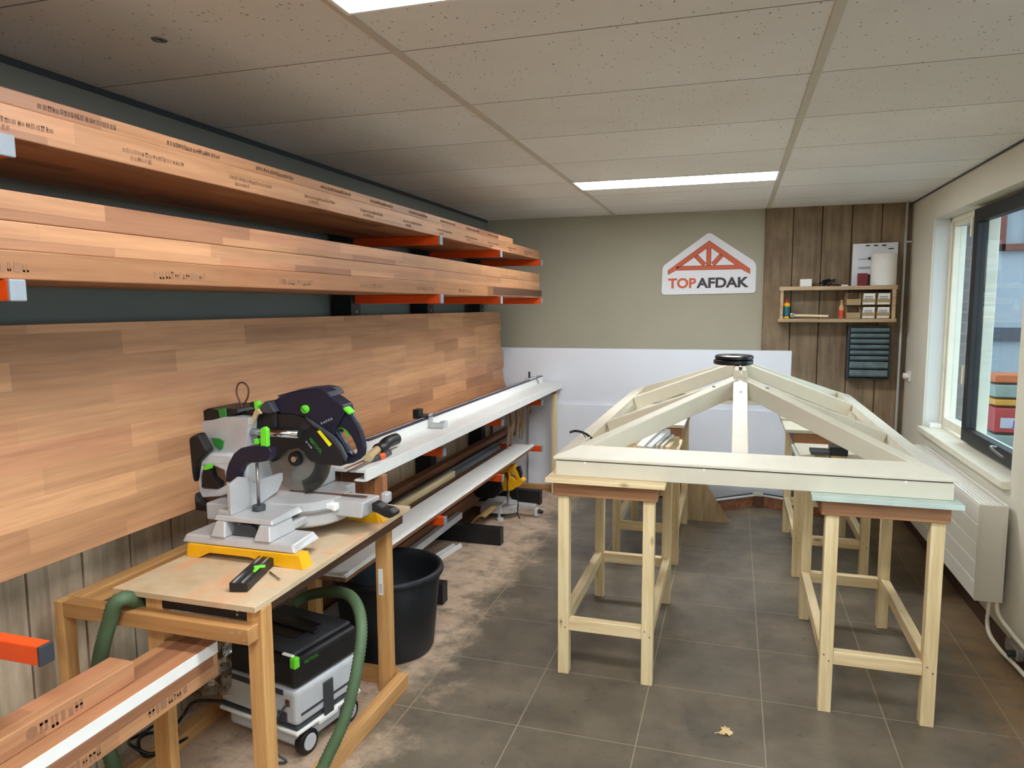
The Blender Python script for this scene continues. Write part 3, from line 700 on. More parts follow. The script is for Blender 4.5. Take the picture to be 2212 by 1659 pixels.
# black curved grip lying on the left rail
p = [U(1231, 934, Z=1.0), U(1243, 931, Z=1.006), U(1258, 934, Z=1.008), U(1270, 940, Z=1.004), U(1279, 948, Z=.99)]
t = thing('curved_clamp', p[2], 'black curved grip hooked on the left side of the roof frame', 'handle')
p[2] = Vector(p[2])
MB().tube(p, .006, 8).build('grip', 'tape', t)
MB().tube([p[2], p[2]+Vector((.03, -.02, -.03)), Vector((-.655, 3.42, .966))], .003, 6).build('hook', 'steel', t)
# offcuts on the near left trestle
for k, (pa, pb, w_, h_, mt_, ln) in enumerate((((-.60, 3.62, .8825), (-.36, 3.80, .8825), .05, .03, 'cream2', 'cream offcut lying flat at the bottom of the offcut pile'),
        ((-.59, 3.74, .9128), (-.46, 3.67, .9128), .045, .022, 'offwhite', 'cream offcut lying across the flat offcut'),
        ((-.415, 3.40, .93), (-.345, 3.60, .995), .038, .03, 'white', 'tallest white offcut tilted up above the offcut pile'),
        ((-.372, 3.40, .93), (-.302, 3.60, .985), .026, .028, 'aluwhite', 'white grooved offcut beside the tallest tilted offcut'),
        ((-.338, 3.42, .91), (-.298, 3.62, .955), .012, .05, 'cream2', 'thin cream slat standing on edge in the offcut pile'),
        ((-.315, 3.42, .91), (-.277, 3.62, .955), .012, .05, 'white', 'thin white slat standing on edge, second from the right of the offcuts'),
        ((-.288, 3.42, .91), (-.256, 3.62, .945), .022, .045, 'pine_y', 'pale wooden slat on the right edge of the offcut pile'))):
    pa, pb = Vector(pa), Vector(pb)
    if k < 2: pa.z += h_; pb.z += h_
    else: pa.z = max(pa.z, .884+h_)
    tag(MB().beam(pa, pb, w_, h_).build('offcut', mt_, None, .002), ln, 'offcut', 'offcuts piled on the near left trestle')
# tray and black blocks on the near right trestle
t = thing('cream_panel', (.5, 3.63, .8825), 'thin cream panel on the near right trestle behind the front rail', 'panel')
MB().hexa([(.312, 3.40, .8825), (.70, 3.40, .8825), (.70, 3.86, .8825), (.306, 3.86, .8825), (.312, 3.40, .897), (.70, 3.40, .897), (.70, 3.86, .897), (.306, 3.86, .897)]).build('panel_sheet', 'cream2', t, .002)
t = thing('corner_clamp', (.43, 3.5, .897), 'black two-part block on the cream panel of the near right trestle', 'clamp')
bx('block', (.428, 3.46, .918), (.502, 3.54, .958), 'black', t, .003); bx('block', (.346, 3.44, .922), (.426, 3.53, .939), 'capdark', t, .003); bx('foot', (.432, 3.465, .8975), (.498, 3.53, .9175), 'ply_edge', t)
bx('foot', (.37, 3.47, .8975), (.41, 3.52, .9215), 'ply_edge', t)
tag(MB().prism([U(1876, 996, Y=3.4), U(1893, 994, Y=3.4), U(1906, 1000, Y=3.4)], (0, .04, 0)).build('rag_scrap', 'red'), 'small dark purple scrap on the board at the right rail', 'scrap') if False else None
# leaning plywood offcut and brown corner frame at the back
tag(MB().hexa([(-.36, 5.385, .0), (.012, 5.385, 0), (.012, 5.400, 0), (-.36, 5.400, 0), (-.36, 5.46, .56), (-.358, 5.46, .56), (-.358, 5.475, .56), (-.36, 5.475, .56)]).build('plywood_offcut', 'ply_board', None, .001), 'triangular plywood offcut standing on the floor behind the left trestles', 'plywood')
t = thing('corner_upstand', (.2, 5.75, 0), 'brown wooden mitred corner frame with white edge profile on the floor by the white boards', 'frame')
pc, pa, pb = Vector((.215, 5.93, .09)), Vector((-.12, 5.66, .09)), Vector((.72, 5.72, .09))
MB().beam(pa, pc, .045, .09).build('frame_rail', 'mer_y', t, .003); MB().beam(pc, pb, .045, .09).build('frame_rail', 'mer_y', t, .003)
for q0, q1 in ((pa, pc), (pc, pb)):
    up_ = Vector((0, 0, .012)); MB().beam(q0+up_, q1+up_, .06, .012).build('edge_profile', 'aluwhite', t, .002)
    up_ = Vector((0, 0, .018)); MB().beam(q0+up_, q1+up_, .02, .006).build('seal', 'tape', t)
bx('corner_joint', (.175, 5.87, .09), (.255, 5.94, .112), 'offwhite', t, .004); bx('corner_block', (.185, 5.865, .0), (.245, 5.90, .088), 'dark_y', t)
# dry leaf
o = U(1568, 1581, Z=.002); m = MB(); pts = []
for k in range(36):
    a_ = 2*PI*k/36; rr = .019*(1+.22*math.cos(7*a_+.6)+.16*math.cos(3*a_+1.2)); pts.append(o+Vector((rr*math.cos(a_)*1.05, rr*math.sin(a_)*1.5, .003+.004*math.sin(3*a_))))
m.prism(pts, (0, 0, .001)).beam(o+Vector((-.04, -.025, .004)), o+Vector((.0, .0, .004)), .003, .002)
tag(m.build('dry_leaf', 'leaf'), 'single dry oak leaf lying on the floor tiles in the foreground', 'leaf')
# ================================================================ cantilever timber rack
def arm(t, y, z, length=None):
    a = MB().box((-1.944, y-.018, z-.045), (-1.452, y+.018, z)).build('arm', 'orange', t, .003)
    MB().box((-1.452, y-.019, z-.046), (-1.444, y+.019, z+.0005)).build('end_cap', 'capdark' if z < 1 and y < 2 else 'cap', a, .003)
def upright(y, levels, label, foot=True):
    t = thing('cantilever_upright', (-1.95, y, 0), label, 'rack upright', 'cantilever rack uprights on the left wall')
    m = MB().box((-2.055, y-.05, 0), (-1.945, y+.05, 2.16)); m.build('post', 'blackmetal', t, .004)
    m = MB()
    for k in range(16): m.cyl((-1.9455, y, .25+k*.12), (-1.942, y, .25+k*.12), .009, 10)
    m.build('bolt', 'steel', t)
    if foot: MB().box((-1.945, y-.035, 0.0), (-1.455, y+.035, .115)).build('foot', 'blackmetal', t, .004)
    for z in levels: arm(t, y, z)
TZ, MZ, UZ, LZ = 1.955, 1.657, .853, .478
upright(1.155, (TZ, MZ, UZ, LZ), 'black rack upright with orange arms at the left edge of the photo')
upright(3.47, (TZ, MZ, UZ, LZ), 'black rack upright with orange arms behind the saw fence table, nearest of the far three')
upright(4.47, (TZ, MZ, UZ, LZ), 'black rack upright with orange arms, middle of the far three')
upright(5.50, (TZ, MZ, UZ, LZ), 'black rack upright with orange arms closest to the back wall')
# timber on the arms
e = .0006
def timber(name, a, b, mat, label, grp, bev=.003): return tag(MB().box(a, b).build(name, mat, None, bev), label, 'timber beam', grp)
G1, G2 = 'laminated beams on the top rack arms', 'laminated beams on the middle rack arms'
o = timber('laminated_beam', (-1.93, -.9, TZ+e), (-1.47, 5.51, TZ+.068), 'lam', 'laminated hardwood panel lying lowest on the top rack arms', G1)
p = WL[o.name]
for k in range(13):
    stamp(o, (-1.4699, .28+k*.40, TZ+.012), (0, 1, 0), (0, 0, 1), .20, .032, 'ink', 2)
o = timber('laminated_beam', (-1.90, -.9, TZ+.0686), (-1.478, 4.83, TZ+.104), 'lam', 'laminated hardwood panel lying above another on the top rack arms, topmost of all', G1)
for k in range(12): stamp(o, (-1.4779, .12+k*.38, TZ+.078), (0, 1, 0), (0, 0, 1), .21, .017, 'inkdark', 1)
o = timber('laminated_beam', (-1.93, -.9, MZ+e), (-1.462, 5.545, MZ+.062), 'lam_stain', 'stained laminated beam with dark blotches lying directly on the middle rack arms', G2)
for k in range(6): stamp(o, (-1.4619, 1.0+k*.55, MZ+.015), (0, 1, 0), (0, 0, 1), .2, .026, 'ink', 1)
MB().box((-1.463, 4.35, MZ+.012), (-1.4614, 5.54, MZ+.058)).build('dark_stain', 'dark_y', o)
o = timber('laminated_beam', (-1.92, -.9, MZ+.0626), (-1.472, 5.52, MZ+.124), 'lam', 'laminated hardwood beam in the middle of the stack on the middle rack arms', G2)
o = timber('laminated_beam', (-1.92, -.9, MZ+.1246), (-1.472, 5.515, MZ+.188), 'lam', 'laminated hardwood beam lying uppermost on the middle rack arms', G2)
# the great leaning panel
jag = [(5.86, 1.551), (5.865, 1.40), (5.84, 1.395), (5.85, 1.23), (5.90, 1.22), (5.905, 1.08), (5.87, 1.07), (5.875, .98), (5.93, .9)]
def lean(z): return -1.882-(z-.856)*.045
m = MB(); fr = [(lean(z), y, z) for y, z in jag]+[(lean(.856), 5.93, .856), (lean(.856), .2, .856), (lean(1.551), .2, 1.551)]
m.prism(fr, (-.024, 0, 0)); tag(m.build('laminated_slab', 'lam_panel', None, .002), 'huge laminated hardwood panel leaning on edge against the rack uprights', 'wood panel')
tag(MB().box((-1.88, 2.9, UZ+e), (-1.66, 5.99, UZ+.045)).build('laminated_board', 'lam_panel', None, .002), 'laminated hardwood board lying flat at the foot of the leaning panel', 'board')
# timber on the lowest arms, far bay
timber('hardwood_beam', (-1.88, 2.74, LZ+e), (-1.80, 5.95, LZ+.028), 'dark_y', 'dark brown hardwood beam at the back of the low rack arms', 'timber on the low rack arms')
timber('hardwood_beam', (-1.89, 2.74, LZ+.0286), (-1.825, 5.95, LZ+.07), 'mer_y', 'reddish hardwood beam stacked on the dark one on the low rack arms', 'timber on the low rack arms')
tag(MB().box((-1.79, 2.74, LZ+e), (-1.735, 5.3, LZ+.03)).box((-1.785, 2.74, LZ+.03), (-1.775, 5.3, LZ+.04)).build('metal_profile', 'bluegrey', None, .002), 'blue-grey metal profile lying between the boards on the low rack arms', 'profile')
tag(bx('pine_strip', (-1.725, 3.25, LZ+.0006), (-1.70, 4.25, LZ+.062), 'pine_y'), 'pale pine strip on edge behind the white low board', 'strip')
tag(bx('hardwood_lath', (-1.69, 2.74, LZ+.0006), (-1.668, 5.3, LZ+.03), 'dark_y'), 'thin dark lath along the back of the white low board', 'lath')
t = thing('white_board', (-1.57, 4.0, LZ), 'long white painted board with brown underside on the low rack arms', 'board')
bx('core', (-1.655, 2.5, LZ+e), (-1.485, 5.40, LZ+.018), 'mer_y', t); bx('painted_face', (-1.655, 2.5, LZ+.0182), (-1.482, 5.40, LZ+.026), 'white', t, .003)
bx('raised_edge', (-1.51, 2.5, LZ+.0262), (-1.488, 5.40, LZ+.034), 'white', t, .003)
# near bay beams
G3 = 'beams on the low rack arm at the left edge'
o = timber('hardwood_beam', (-1.62, -.6, LZ+e+.022), (-1.45, 1.70, .571), 'lam', 'brown laminated beam with faded stamps, lowest at the bottom left', G3)
bx('wooden_packer', (-1.6, 1.15, LZ+.0006), (-1.47, 1.20, LZ+.0222), 'pine_y'); tag(bpy.data.objects['wooden_packer'], 'small wooden packer between the rack arm and the lowest beam', 'packer')
stamp(o, (-1.4499, 1.43, .515), (0, 1, 0), (0, 0, 1), .13, .035, 'ink', 1); stamp(o, (-1.4499, 1.17, .51), (0, 1, 0), (0, 0, 1), .10, .035, 'ink', 1)
t = thing('painted_beam', (-1.53, .5, .5715), 'beam with bright white painted edge lying second from below at the bottom left', 'timber beam', G3)
bx('beam', (-1.60, -.6, .5716), (-1.452, 1.70, .606), 'mer_y', t, .002); bx('painted_edge', (-1.4519, -.6, .5720), (-1.4495, 1.70, .6058), 'white', t, 0)
bpy.data.objects['beam'].data.materials[0] = MT['lam']
o = timber('hardwood_beam', (-1.585, -.6, .6066), (-1.503, 1.445, .662), 'lam', 'brown laminated beam with a round faded stamp, topmost at the bottom left', G3)
stamp(o, (-1.5029, 1.17, .617), (0, 1, 0), (0, 0, 1), .10, .036, 'ink', 1)
m = MB()
for k in range(1): m.cyl((-1.5031, 1.15, .636), (-1.5023, 1.15, .636), .014, 20)
m.build('round_stamp', 'ink', o)
# ================================================================ stop fence table
t = thing('fence_table', (-1.53, 4.3, 0), 'long narrow white-topped stop fence table running back from the saw to the wall', 'table')
FT = .945
bx('tabletop', (-1.65, 2.53, FT-.014), (-1.40, 5.985, FT), 'white', t, .002)
bx('front_apron', (-1.405, 2.53, FT-.048), (-1.394, 5.985, FT+.0005), 'white', t, .002)
bx('lower_lip', (-1.45, 2.53, FT-.050), (-1.405, 5.985, FT-.042), 'white', t)
bx('core_beam', (-1.65, 2.55, FT-.075), (-1.52, 5.96, FT-.0142), 'dark_y', t)
bx('groove', (-1.498, 2.53, FT), (-1.484, 3.0, FT+.0008), 'mer_y', t, 0)
bx('fence_board', (-1.585, 2.86, FT), (-1.560, 5.94, FT+.048), 'white', t, .002)
r = bx('measuring_rail', (-1.60, 2.86, FT+.048), (-1.558, 5.95, FT+.056), 'rail', t, .002)
bx('track_slot', (-1.585, 2.86, FT+.0561), (-1.578, 5.95, FT+.0575), 'lightgrey', r, 0)
bx('end_leg', (-1.462, 5.865, 0), (-1.424, 5.92, FT-.09), 'pine_z', t, .003)
bx('end_rail', (-1.64, 5.865, FT-.09), (-1.424, 5.92, FT-.0502), 'mer_x', t, .003)
bx('support_panel', (-1.60, 2.655, .7605), (-1.4255, 2.695, FT-.0752), 'mer_z', t, .003)
bx('support_post', (-1.425, 2.645, .7605), (-1.385, 2.695, FT-.0505), 'mer_z', t, .003)
t = thing('flip_stop', (-1.55, 3.55, FT), 'grey metal flip stop sitting halfway along the white fence', 'stop')
bx('bracket', (-1.5595, 3.52, FT+.0005), (-1.552, 3.57, FT+.075), 'silver', t); bx('stop_arm', (-1.5518, 3.52, FT+.001), (-1.47, 3.535, FT+.03), 'silver', t)
bx('stop_block', (-1.50, 3.536, FT+.001), (-1.47, 3.58, FT+.036), 'lightgrey', t); bx('clamp_body', (-1.62, 3.52, FT+.0576), (-1.552, 3.60, FT+.066), 'graphite', t)
bx('knob_post', (-1.64, 3.50, FT+.05), (-1.605, 3.56, FT+.10), 'black', t)
t = thing('flip_stop', (-1.57, 5.7, FT), 'small wire flip stop at the far end of the white fence', 'stop')
bx('base', (-1.61, 5.55, FT+.0576), (-1.555, 5.72, FT+.07), 'lightgrey', t); MB().cyl((-1.58, 5.6, FT+.07), (-1.58, 5.6, FT+.12), .008).build('knob', 'black', t)
MB().tube([(-1.575, 5.7, FT+.065), (-1.555, 5.73, FT+.05), (-1.553, 5.80, FT+.006)], .004, 6).build('wire_arm', 'steel', t)
# brush and chisel lying on the fence table
t = thing('hand_brush', (-1.47, 2.8, FT), 'hand brush with black handle and tan bristles on the near end of the fence table', 'brush')
hb = [U(770, 1010, Z=FT+.02), U(795, 990, Z=FT+.025), U(815, 972, Z=FT+.03), U(836, 962, Z=FT+.035), U(852, 955, Z=FT+.035)]
MB().tube(hb[1:4], .019, 10).build('bristles', 'bristle', t)
MB().tube([hb[2]-Vector((0, 0, .0)), hb[2].lerp(hb[3], .5), hb[3]+Vector((0, 0, .012)), hb[4]+Vector((0, .02, .012))], .027, 16).build('brush_head', 'black', t, .005)
t = thing('chisel', (-1.44, 2.72, FT), 'chisel with orange and black handle on the near end of the fence table', 'chisel')
p0, p1, p2, p3 = U(752, 1018, Z=FT+.010), U(800, 994, Z=FT+.012), U(818, 988, Z=FT+.014), U(842, 978, Z=FT+.014)
MB().beam(p0, p1, .014, .004).build('blade', 'steel', t, .001); MB().cyl(p1, p2, .009, 14, .013).build('ferrule', 'graphite', t, smooth=True)
MB().cyl(p2, p2.lerp(p3, .45), .0135, 14, .0135).build('orange_grip', 'orangeplastic', t, smooth=True); MB().cyl(p2.lerp(p3, .45), p3, .013, 14, .011).build('handle_end', 'graphite', t, smooth=True)
# hanging shredded cloth under the far end of the fence table
m = MB(); n1 = 22
for k in range(n1):
    y = 5.02+k*.029
    if 5.40 < y < 5.53: continue
    zt_ = FT-.08-.02*random.random(); zb_ = .53+.12*abs(math.sin(k*1.7))+(.12 if k > 17 else 0)
    x = -1.60+.02*math.sin(k*1.3)
    m.prism([(x, y, zt_), (x+.008, y+.06, zt_), (x+.02, y+.05, (zt_+zb_)/2), (x-.005, y+.03+.02*random.random(), zb_), (x+.01, y+.005, (zt_+zb_)/2-.03)], (.008, 0, 0))
MT['cloth'] = plain('dusty_brown_cloth', (150, 122, 98), .9, var=.2, vs=20)
tag(m.build('hanging_cloth', 'cloth'), 'tattered dusty brown sheet hanging under the far end of the fence table', 'cloth')
# ================================================================ things on the floor under the rack
t = thing('black_bucket', (-1.50, 2.93, 0), 'large round black rubber tub on the floor behind the saw table leg', 'bucket')
bc = (-1.520, 2.935, 0)
MB().lathe(bc, [(0, .004), (.200, .004), (.210, .02), (.244, .36), (.244, .362), (.258, .366), (.262, .378), (.258, .392), (.246, .396), (.236, .39), (.230, .36), (.196, .03), (0, .02)], 64).build('tub', 'rubber', t, smooth=True)
# white profile strips on the floor
for k, (a_, b_, lab) in enumerate((((-1.80, 3.95, .022), (-1.745, 4.32, .022), 'white plastic profile on the floor behind the black tub, left of two'), ((-1.765, 3.90, .020), (-1.705, 4.34, .020), 'white plastic profile on the floor behind the black tub, right of two'))):
    q0, q1 = Vector(a_), Vector(b_); tag(MB().beam(q0, q1, .026, .02).beam(q0+Vector((0, 0, .008)), q1+Vector((0, 0, .008)), .008, .008).build('plastic_profile', 'white', None, .002), lab, 'profile', 'white profiles on the floor')
timber('hardwood_beam', (-1.92, 2.7, .1156), (-1.84, 5.3, .20), 'mer_y', 'brown hardwood beam lying across the black rack feet', 'timber across the rack feet')
tag(bx('aluminium_profile', (-1.83, 2.7, .1156), (-1.79, 4.6, .16), 'aluwhite'), 'white aluminium profile lying across the black rack feet', 'profile')
# curved plywood offcut
m = MB(); seg = []
for k in range(9):
    q = k/8; seg.append((-1.80+.14*q, .10*math.sin(q*PI*.62)+.012))
m.prism([(x, 4.72, z) for x, z in seg]+[(x-.004, 4.72, z-.012) for x, z in reversed(seg)], (0, .30, 0))
tag(m.build('curved_offcut', 'ply_edge', None, .001), 'curved brown plywood strip on the floor between the rack feet', 'offcut')
t = thing('folded_cardboard', (-1.86, 4.85, 0), 'dark brown board lying on the floor behind the curved strip', 'board')
bx('board', (-1.93, 4.68, .001), (-1.81, 5.2, .03), 'dark_y', t)
# second mitre saw on the floor
def sawdisc(c, r, th, mat, name, t, teeth=48, axis='y'):
    loop = []
    for k in range(teeth):
        a0 = 2*PI*k/teeth; a1 = 2*PI*(k+.55)/teeth
        loop.append((c[0]+r*math.cos(a0), c[1], c[2]+r*math.sin(a0))); loop.append((c[0]+r*.955*math.cos(a1), c[1], c[2]+r*.955*math.sin(a1)))
    return MB().prism(loop, (0, th, 0)).build(name, mat, t)
t = thing('floor_mitre_saw', (-1.66, 5.1, 0), 'yellow and black mitre saw standing on the floor under the fence table', 'mitre saw')
V = lambda u, v, y=4.95: U(1000+u/9.76, 980+v/9.76, Y=y)
MB().prism([V(720, 390), V(900, 275), V(1085, 240), V(1095, 330), V(1180, 390), V(1215, 520), V(1300, 575), V(1200, 680), V(1060, 745), V(1040, 780), V(850, 790), V(800, 600)], (0, .07, 0), [[V(990, 390), V(1050, 400), V(1140, 530), V(1110, 560), V(1060, 500), V(980, 480)]]).build('handle_housing', 'yellow', t, .006)
MB().prism([V(1110, 290), V(1190, 265), V(1235, 430), V(1225, 525), V(1195, 500), V(1150, 380)], (0, .04, 0)).build('trigger_grip', 'black', t, .003)
MB().prism([V(200, 800), V(300, 640), V(460, 560), V(700, 560), V(820, 620), V(830, 760), V(760, 860), V(650, 940), V(450, 960), V(280, 920)], (0, .12, 0)).build('motor_body', 'black', t, .012)
MB().prism([V(900, 390), V(950, 400), V(970, 480), V(950, 620), V(960, 780), V(935, 780), V(935, 500), V(905, 480)], (0, -.012, 0)).build('seam_strip', 'dark_y', t)
MB().lathe((-1.64, 5.12, .045), [(0, 0), (.115, 0), (.12, .008), (.12, .045), (.11, .055), (0, .055)], 40).build('turntable', 'silver', t, smooth=False)
MB().hexa([(-1.80, 4.98, .05), (-1.62, 4.98, .05), (-1.62, 5.28, .05), (-1.80, 5.28, .05), (-1.79, 5.0, .11), (-1.64, 5.0, .11), (-1.64, 5.26, .11), (-1.79, 5.26, .11)]).build('base', 'silver', t, .004)
MB().beam((-1.66, 5.14, .105), (-1.40, 5.14, .095), .07, .03).build('table_arm', 'silver', t, .004)
MB().box((-1.41, 5.115, .012), (-1.385, 5.165, .07)).build('arm_foot', 'lightgrey', t, .004); MB().cyl((-1.385, 5.14, .05), (-1.345, 5.14, .042), .017, 14, .013).build('lock_knob', 'black', t, .004)
MB().cyl((-1.65, 5.0, 0), (-1.65, 5.0, .05), .011).cyl((-1.64, 4.99, 0), (-1.64, 4.99, .018), .026, 16).build('adjustable_foot', 'lightgrey', t)
MB().cyl((-1.76, 5.24, 0), (-1.76, 5.24, .05), .014).build('adjustable_foot', 'lightgrey', t)
MB().tube([(-1.52, 5.02, .26), (-1.50, 5.0, .16), (-1.505, 5.0, .06), (-1.48, 4.98, .03)], .005, 8).build('power_cord', 'black', t)
MB().cyl((-1.60, 5.07, .1), (-1.60, 5.07, .22), .012).build('column', 'chrome', t)
# ================================================================ saw table
t = thing('saw_table', (-1.6, 2.15, 0), 'wooden saw table with dusty plywood top and black aprons carrying the mitre saw', 'table')
MB().hexa([(-1.765, 1.635, .743), (-1.262, 1.635, .743), (-1.285, 2.70, .743), (-1.765, 2.70, .743), (-1.765, 1.635, .76), (-1.262, 1.635, .76), (-1.285, 2.70, .76), (-1.765, 2.70, .76)]).build('tabletop', 'ply', t, .001)
bx('black_apron', (-1.74, 1.665, .703), (-1.315, 1.68, .7428), 'black', t); bx('black_apron', (-1.306, 1.72, .703), (-1.292, 2.64, .7428), 'dark_y', t)
bx('frame_rail', (-1.944, 1.615, .655), (-1.272, 1.662, .7025), 'oldpine_x', t, .003); bx('frame_rail', (-1.978, 1.6625, .655), (-1.925, 2.70, .7025), 'oldpine_y', t, .003)
bx('frame_rail', (-1.7, 2.615, .655), (-1.38, 2.66, .7025), 'oldpine_x', t, .003); bx('frame_rail', (-1.925, 2.66, .655), (-1.36, 2.70, .7025), 'oldpine_x', t, .003)
bx('leg', (-1.313, 1.6625, 0), (-1.262, 1.712, .7428), 'oldpine_z', t, .003)
l = bx('leg', (-1.378, 2.555, 0), (-1.325, 2.608, .7428), 'oldpine_z', t, .003)
bx('leg', (-1.97, 1.663, 0), (-1.93, 1.71, .6548), 'oldpine_z', t, .003) if False else None
bx('leg', (-1.672, 1.6625, 0), (-1.612, 1.70, .7428), 'oldpine_z', t, .003); bx('leg', (-1.735, 2.60, 0), (-1.69, 2.65, .7428), 'oldpine_z', t, .003)
bx('leg', (-1.978, 1.6155, 0), (-1.9445, 1.661, .7025), 'oldpine_z', t, .003)
bx('floor_rail', (-1.318, 1.7125, 0), (-1.272, 2.62, .062), 'oldpine_y', t, .003); bx('floor_rail', (-1.69, 2.61, 0), (-1.32, 2.65, .062), 'oldpine_x', t, .003)
bx('floor_rail', (-1.93, 1.7, 0), (-1.88, 2.62, .05), 'oldpine_y', t, .003)
s = bx('sticker', (-1.366, 2.5535, .42), (-1.346, 2.555, .53), 'paper', t, 0)
m = MB()
for k in range(5): m.box((-1.362, 2.5527, .432+k*.008), (-1.350, 2.5534, .434+k*.008))
m.build('sticker_print', 'graphite', s)
m = MB()
for x, z, y in ((-1.345, .728, 1.665), (-1.346, .716, 1.665), (-1.30, .69, 1.615), (-1.285, .67, 1.615), (-1.325, .688, 1.615)): MB().cyl((x, y-.001, z), (x, y+.002, z), .0035, 10).build('screw_head', 'screw', t)
# ================================================================ sliding mitre saw on the table
t = thing('mitre_saw', (-1.55, 2.28, .76), 'sliding mitre saw with dark blue guard and green controls on the dusty saw table', 'mitre saw')
def Z1(u, v, Y): return U(380+u/3.19, 800+v/3.19, Y=Y)
def trace(pts, Y, th, mat, name, par=None, bev=.003, holes=()):
    return MB().prism([Z1(u, v, Y) for u, v in pts], (0, th, 0), [[Z1(u, v, Y) for u, v in h] for h in holes]).build(name, mat, par or t, bev)
# yellow riser feet
def riser(y, yb, n):
    a = MB().prism([(-1.748, y, .7602), (-1.70, y, .7602), (-1.655, y, .782), (-1.50, y, .782), (-1.42, y, .765), (-1.365, y, .7602), (-1.295, y, .7602), (-1.31, y, .805), (-1.742, y, .805)], (0, .012, 0)).build('riser_foot', 'yellow', t, .001)
    MB().prism([(-1.295, y+.0125, .7602), (-1.32, y+.0125, .7602), (-1.34, y+.0125, .805), (-1.31, y+.0125, .805)], (0, .04, 0)).build('riser_foot', 'yellow', t, .001)
riser(1.925, 0, 0); riser(2.44, 0, 0)
MB().prism([(-1.285, 2.454, .7602), (-1.36, 2.454, .7602), (-1.37, 2.454, .79), (-1.31, 2.454, .80)], (0, .04, 0)).build('riser_foot', 'yellow', t, .002)
# base casting: low wings, pillars and fence seats
m = MB().hexa([(-1.775, 1.935, .805), (-1.33, 1.935, .805), (-1.34, 2.10, .805), (-1.775, 2.10, .805), (-1.765, 1.945, .832), (-1.345, 1.945, .832), (-1.36, 2.09, .832), (-1.765, 2.09, .832)])
m.build('base_casting', 'silver', t, .006)
MB().hexa([(-1.775, 2.40, .805), (-1.33, 2.40, .805), (-1.33, 2.515, .805), (-1.775, 2.515, .805), (-1.765, 2.41, .832), (-1.345, 2.41, .832), (-1.345, 2.505, .832), (-1.765, 2.505, .832)]).build('base_casting', 'silver', t, .006)
m = MB()
for x0, x1 in ((-1.66, -1.60), (-1.49, -1.425)):
    m.hexa([(x0, 1.937, .8325), (x1, 1.937, .8325), (x1, 2.08, .8325), (x0, 2.08, .8325), (x0+.012, 1.955, .882), (x1-.012, 1.955, .882), (x1-.012, 2.08, .882), (x0+.012, 2.08, .882)])
m.box((-1.60, 2.0, .8325), (-1.49, 2.08, .865)).box((-1.66, 2.08, .8325), (-1.43, 2.50, .86))
m.hexa([(-1.66, 1.96, .882), (-1.43, 1.96, .882), (-1.43, 2.14, .882), (-1.66, 2.14, .882), (-1.655, 1.965, .899), (-1.435, 1.965, .899), (-1.45, 2.14, .899), (-1.655, 2.14, .899)])
m.box((-1.66, 2.42, .832), (-1.43, 2.505, .899))
m.build('base_block', 'silver', t, .004)
MB().prism([(-1.597, 1.97, .833), (-1.585, 1.97, .864), (-1.565, 1.97, .874), (-1.525, 1.97, .874), (-1.505, 1.97, .864), (-1.493, 1.97, .833)], (0, .02, 0)).build('grip_recess', 'graphite', t, .002)
# turntable
MB().lathe((-1.545, 2.31, .81), [(0, 0), (.17, 0), (.185, .01), (.19, .05), (.175, .058), (.175, .085), (.165, .09), (0, .09)], 64).build('turntable', 'silver', t, smooth=False)
MB().lathe((-1.545, 2.31, .86), [(.174, 0), (.1935, 0), (.1935, .010), (.174, .012)], 64, closed=True).build('mitre_scale', 'steel', t)
MB().hexa([(-1.62, 2.255, .845), (-1.262, 2.245, .838), (-1.255, 2.375, .838), (-1.62, 2.365, .845), (-1.62, 2.262, .9005), (-1.258, 2.255, .895), (-1.252, 2.37, .895), (-1.62, 2.36, .9005)]).build('table_arm', 'silver', t, .005)
MB().box((-1.60, 2.305, .9006), (-1.275, 2.322, .9022)).build('saw_slot', 'dark_y', t)
MB().box((-1.40, 2.225, .862), (-1.355, 2.256, .89)).build('scale_pointer', 'white', t, .006)
trace([(1345, 915), (1385, 925), (1420, 950), (1470, 960), (1505, 985), (1500, 1010), (1470, 1022), (1430, 1010), (1385, 985), (1350, 975)], 2.28, .05, 'black', 'mitre_handle', bev=.008)
MB().box((-1.256, 2.38, .86), (-1.225, 2.42, .90)).build('arm_end_block', 'silver', t, .008)
# fences
def facex(pts, X, th, mat, name, bev=.002):
    return MB().prism([Vector((X, y, z)) for y, z in pts], (th, 0, 0)).build(name, mat, t, bev)
facex([(1.975, .8995), (1.975, 1.005), (2.03, 1.02), (2.08, 1.005), (2.10, .985), (2.27, .980), (2.27, .955), (2.235, .918), (2.14, .8995)], -1.60, -.014, 'silver', 'left_fence')
facex([(2.345, .902), (2.365, .975), (2.48, .978), (2.48, .955), (2.505, .955), (2.505, .902)], -1.52, -.014, 'silver', 'right_fence')
MB().box((-1.655, 1.975, .8995), (-1.6145, 2.14, .915)).box((-1.655, 2.42, .8995), (-1.6145, 2.505, .915)).build('fence_seat', 'silver', t, .003)
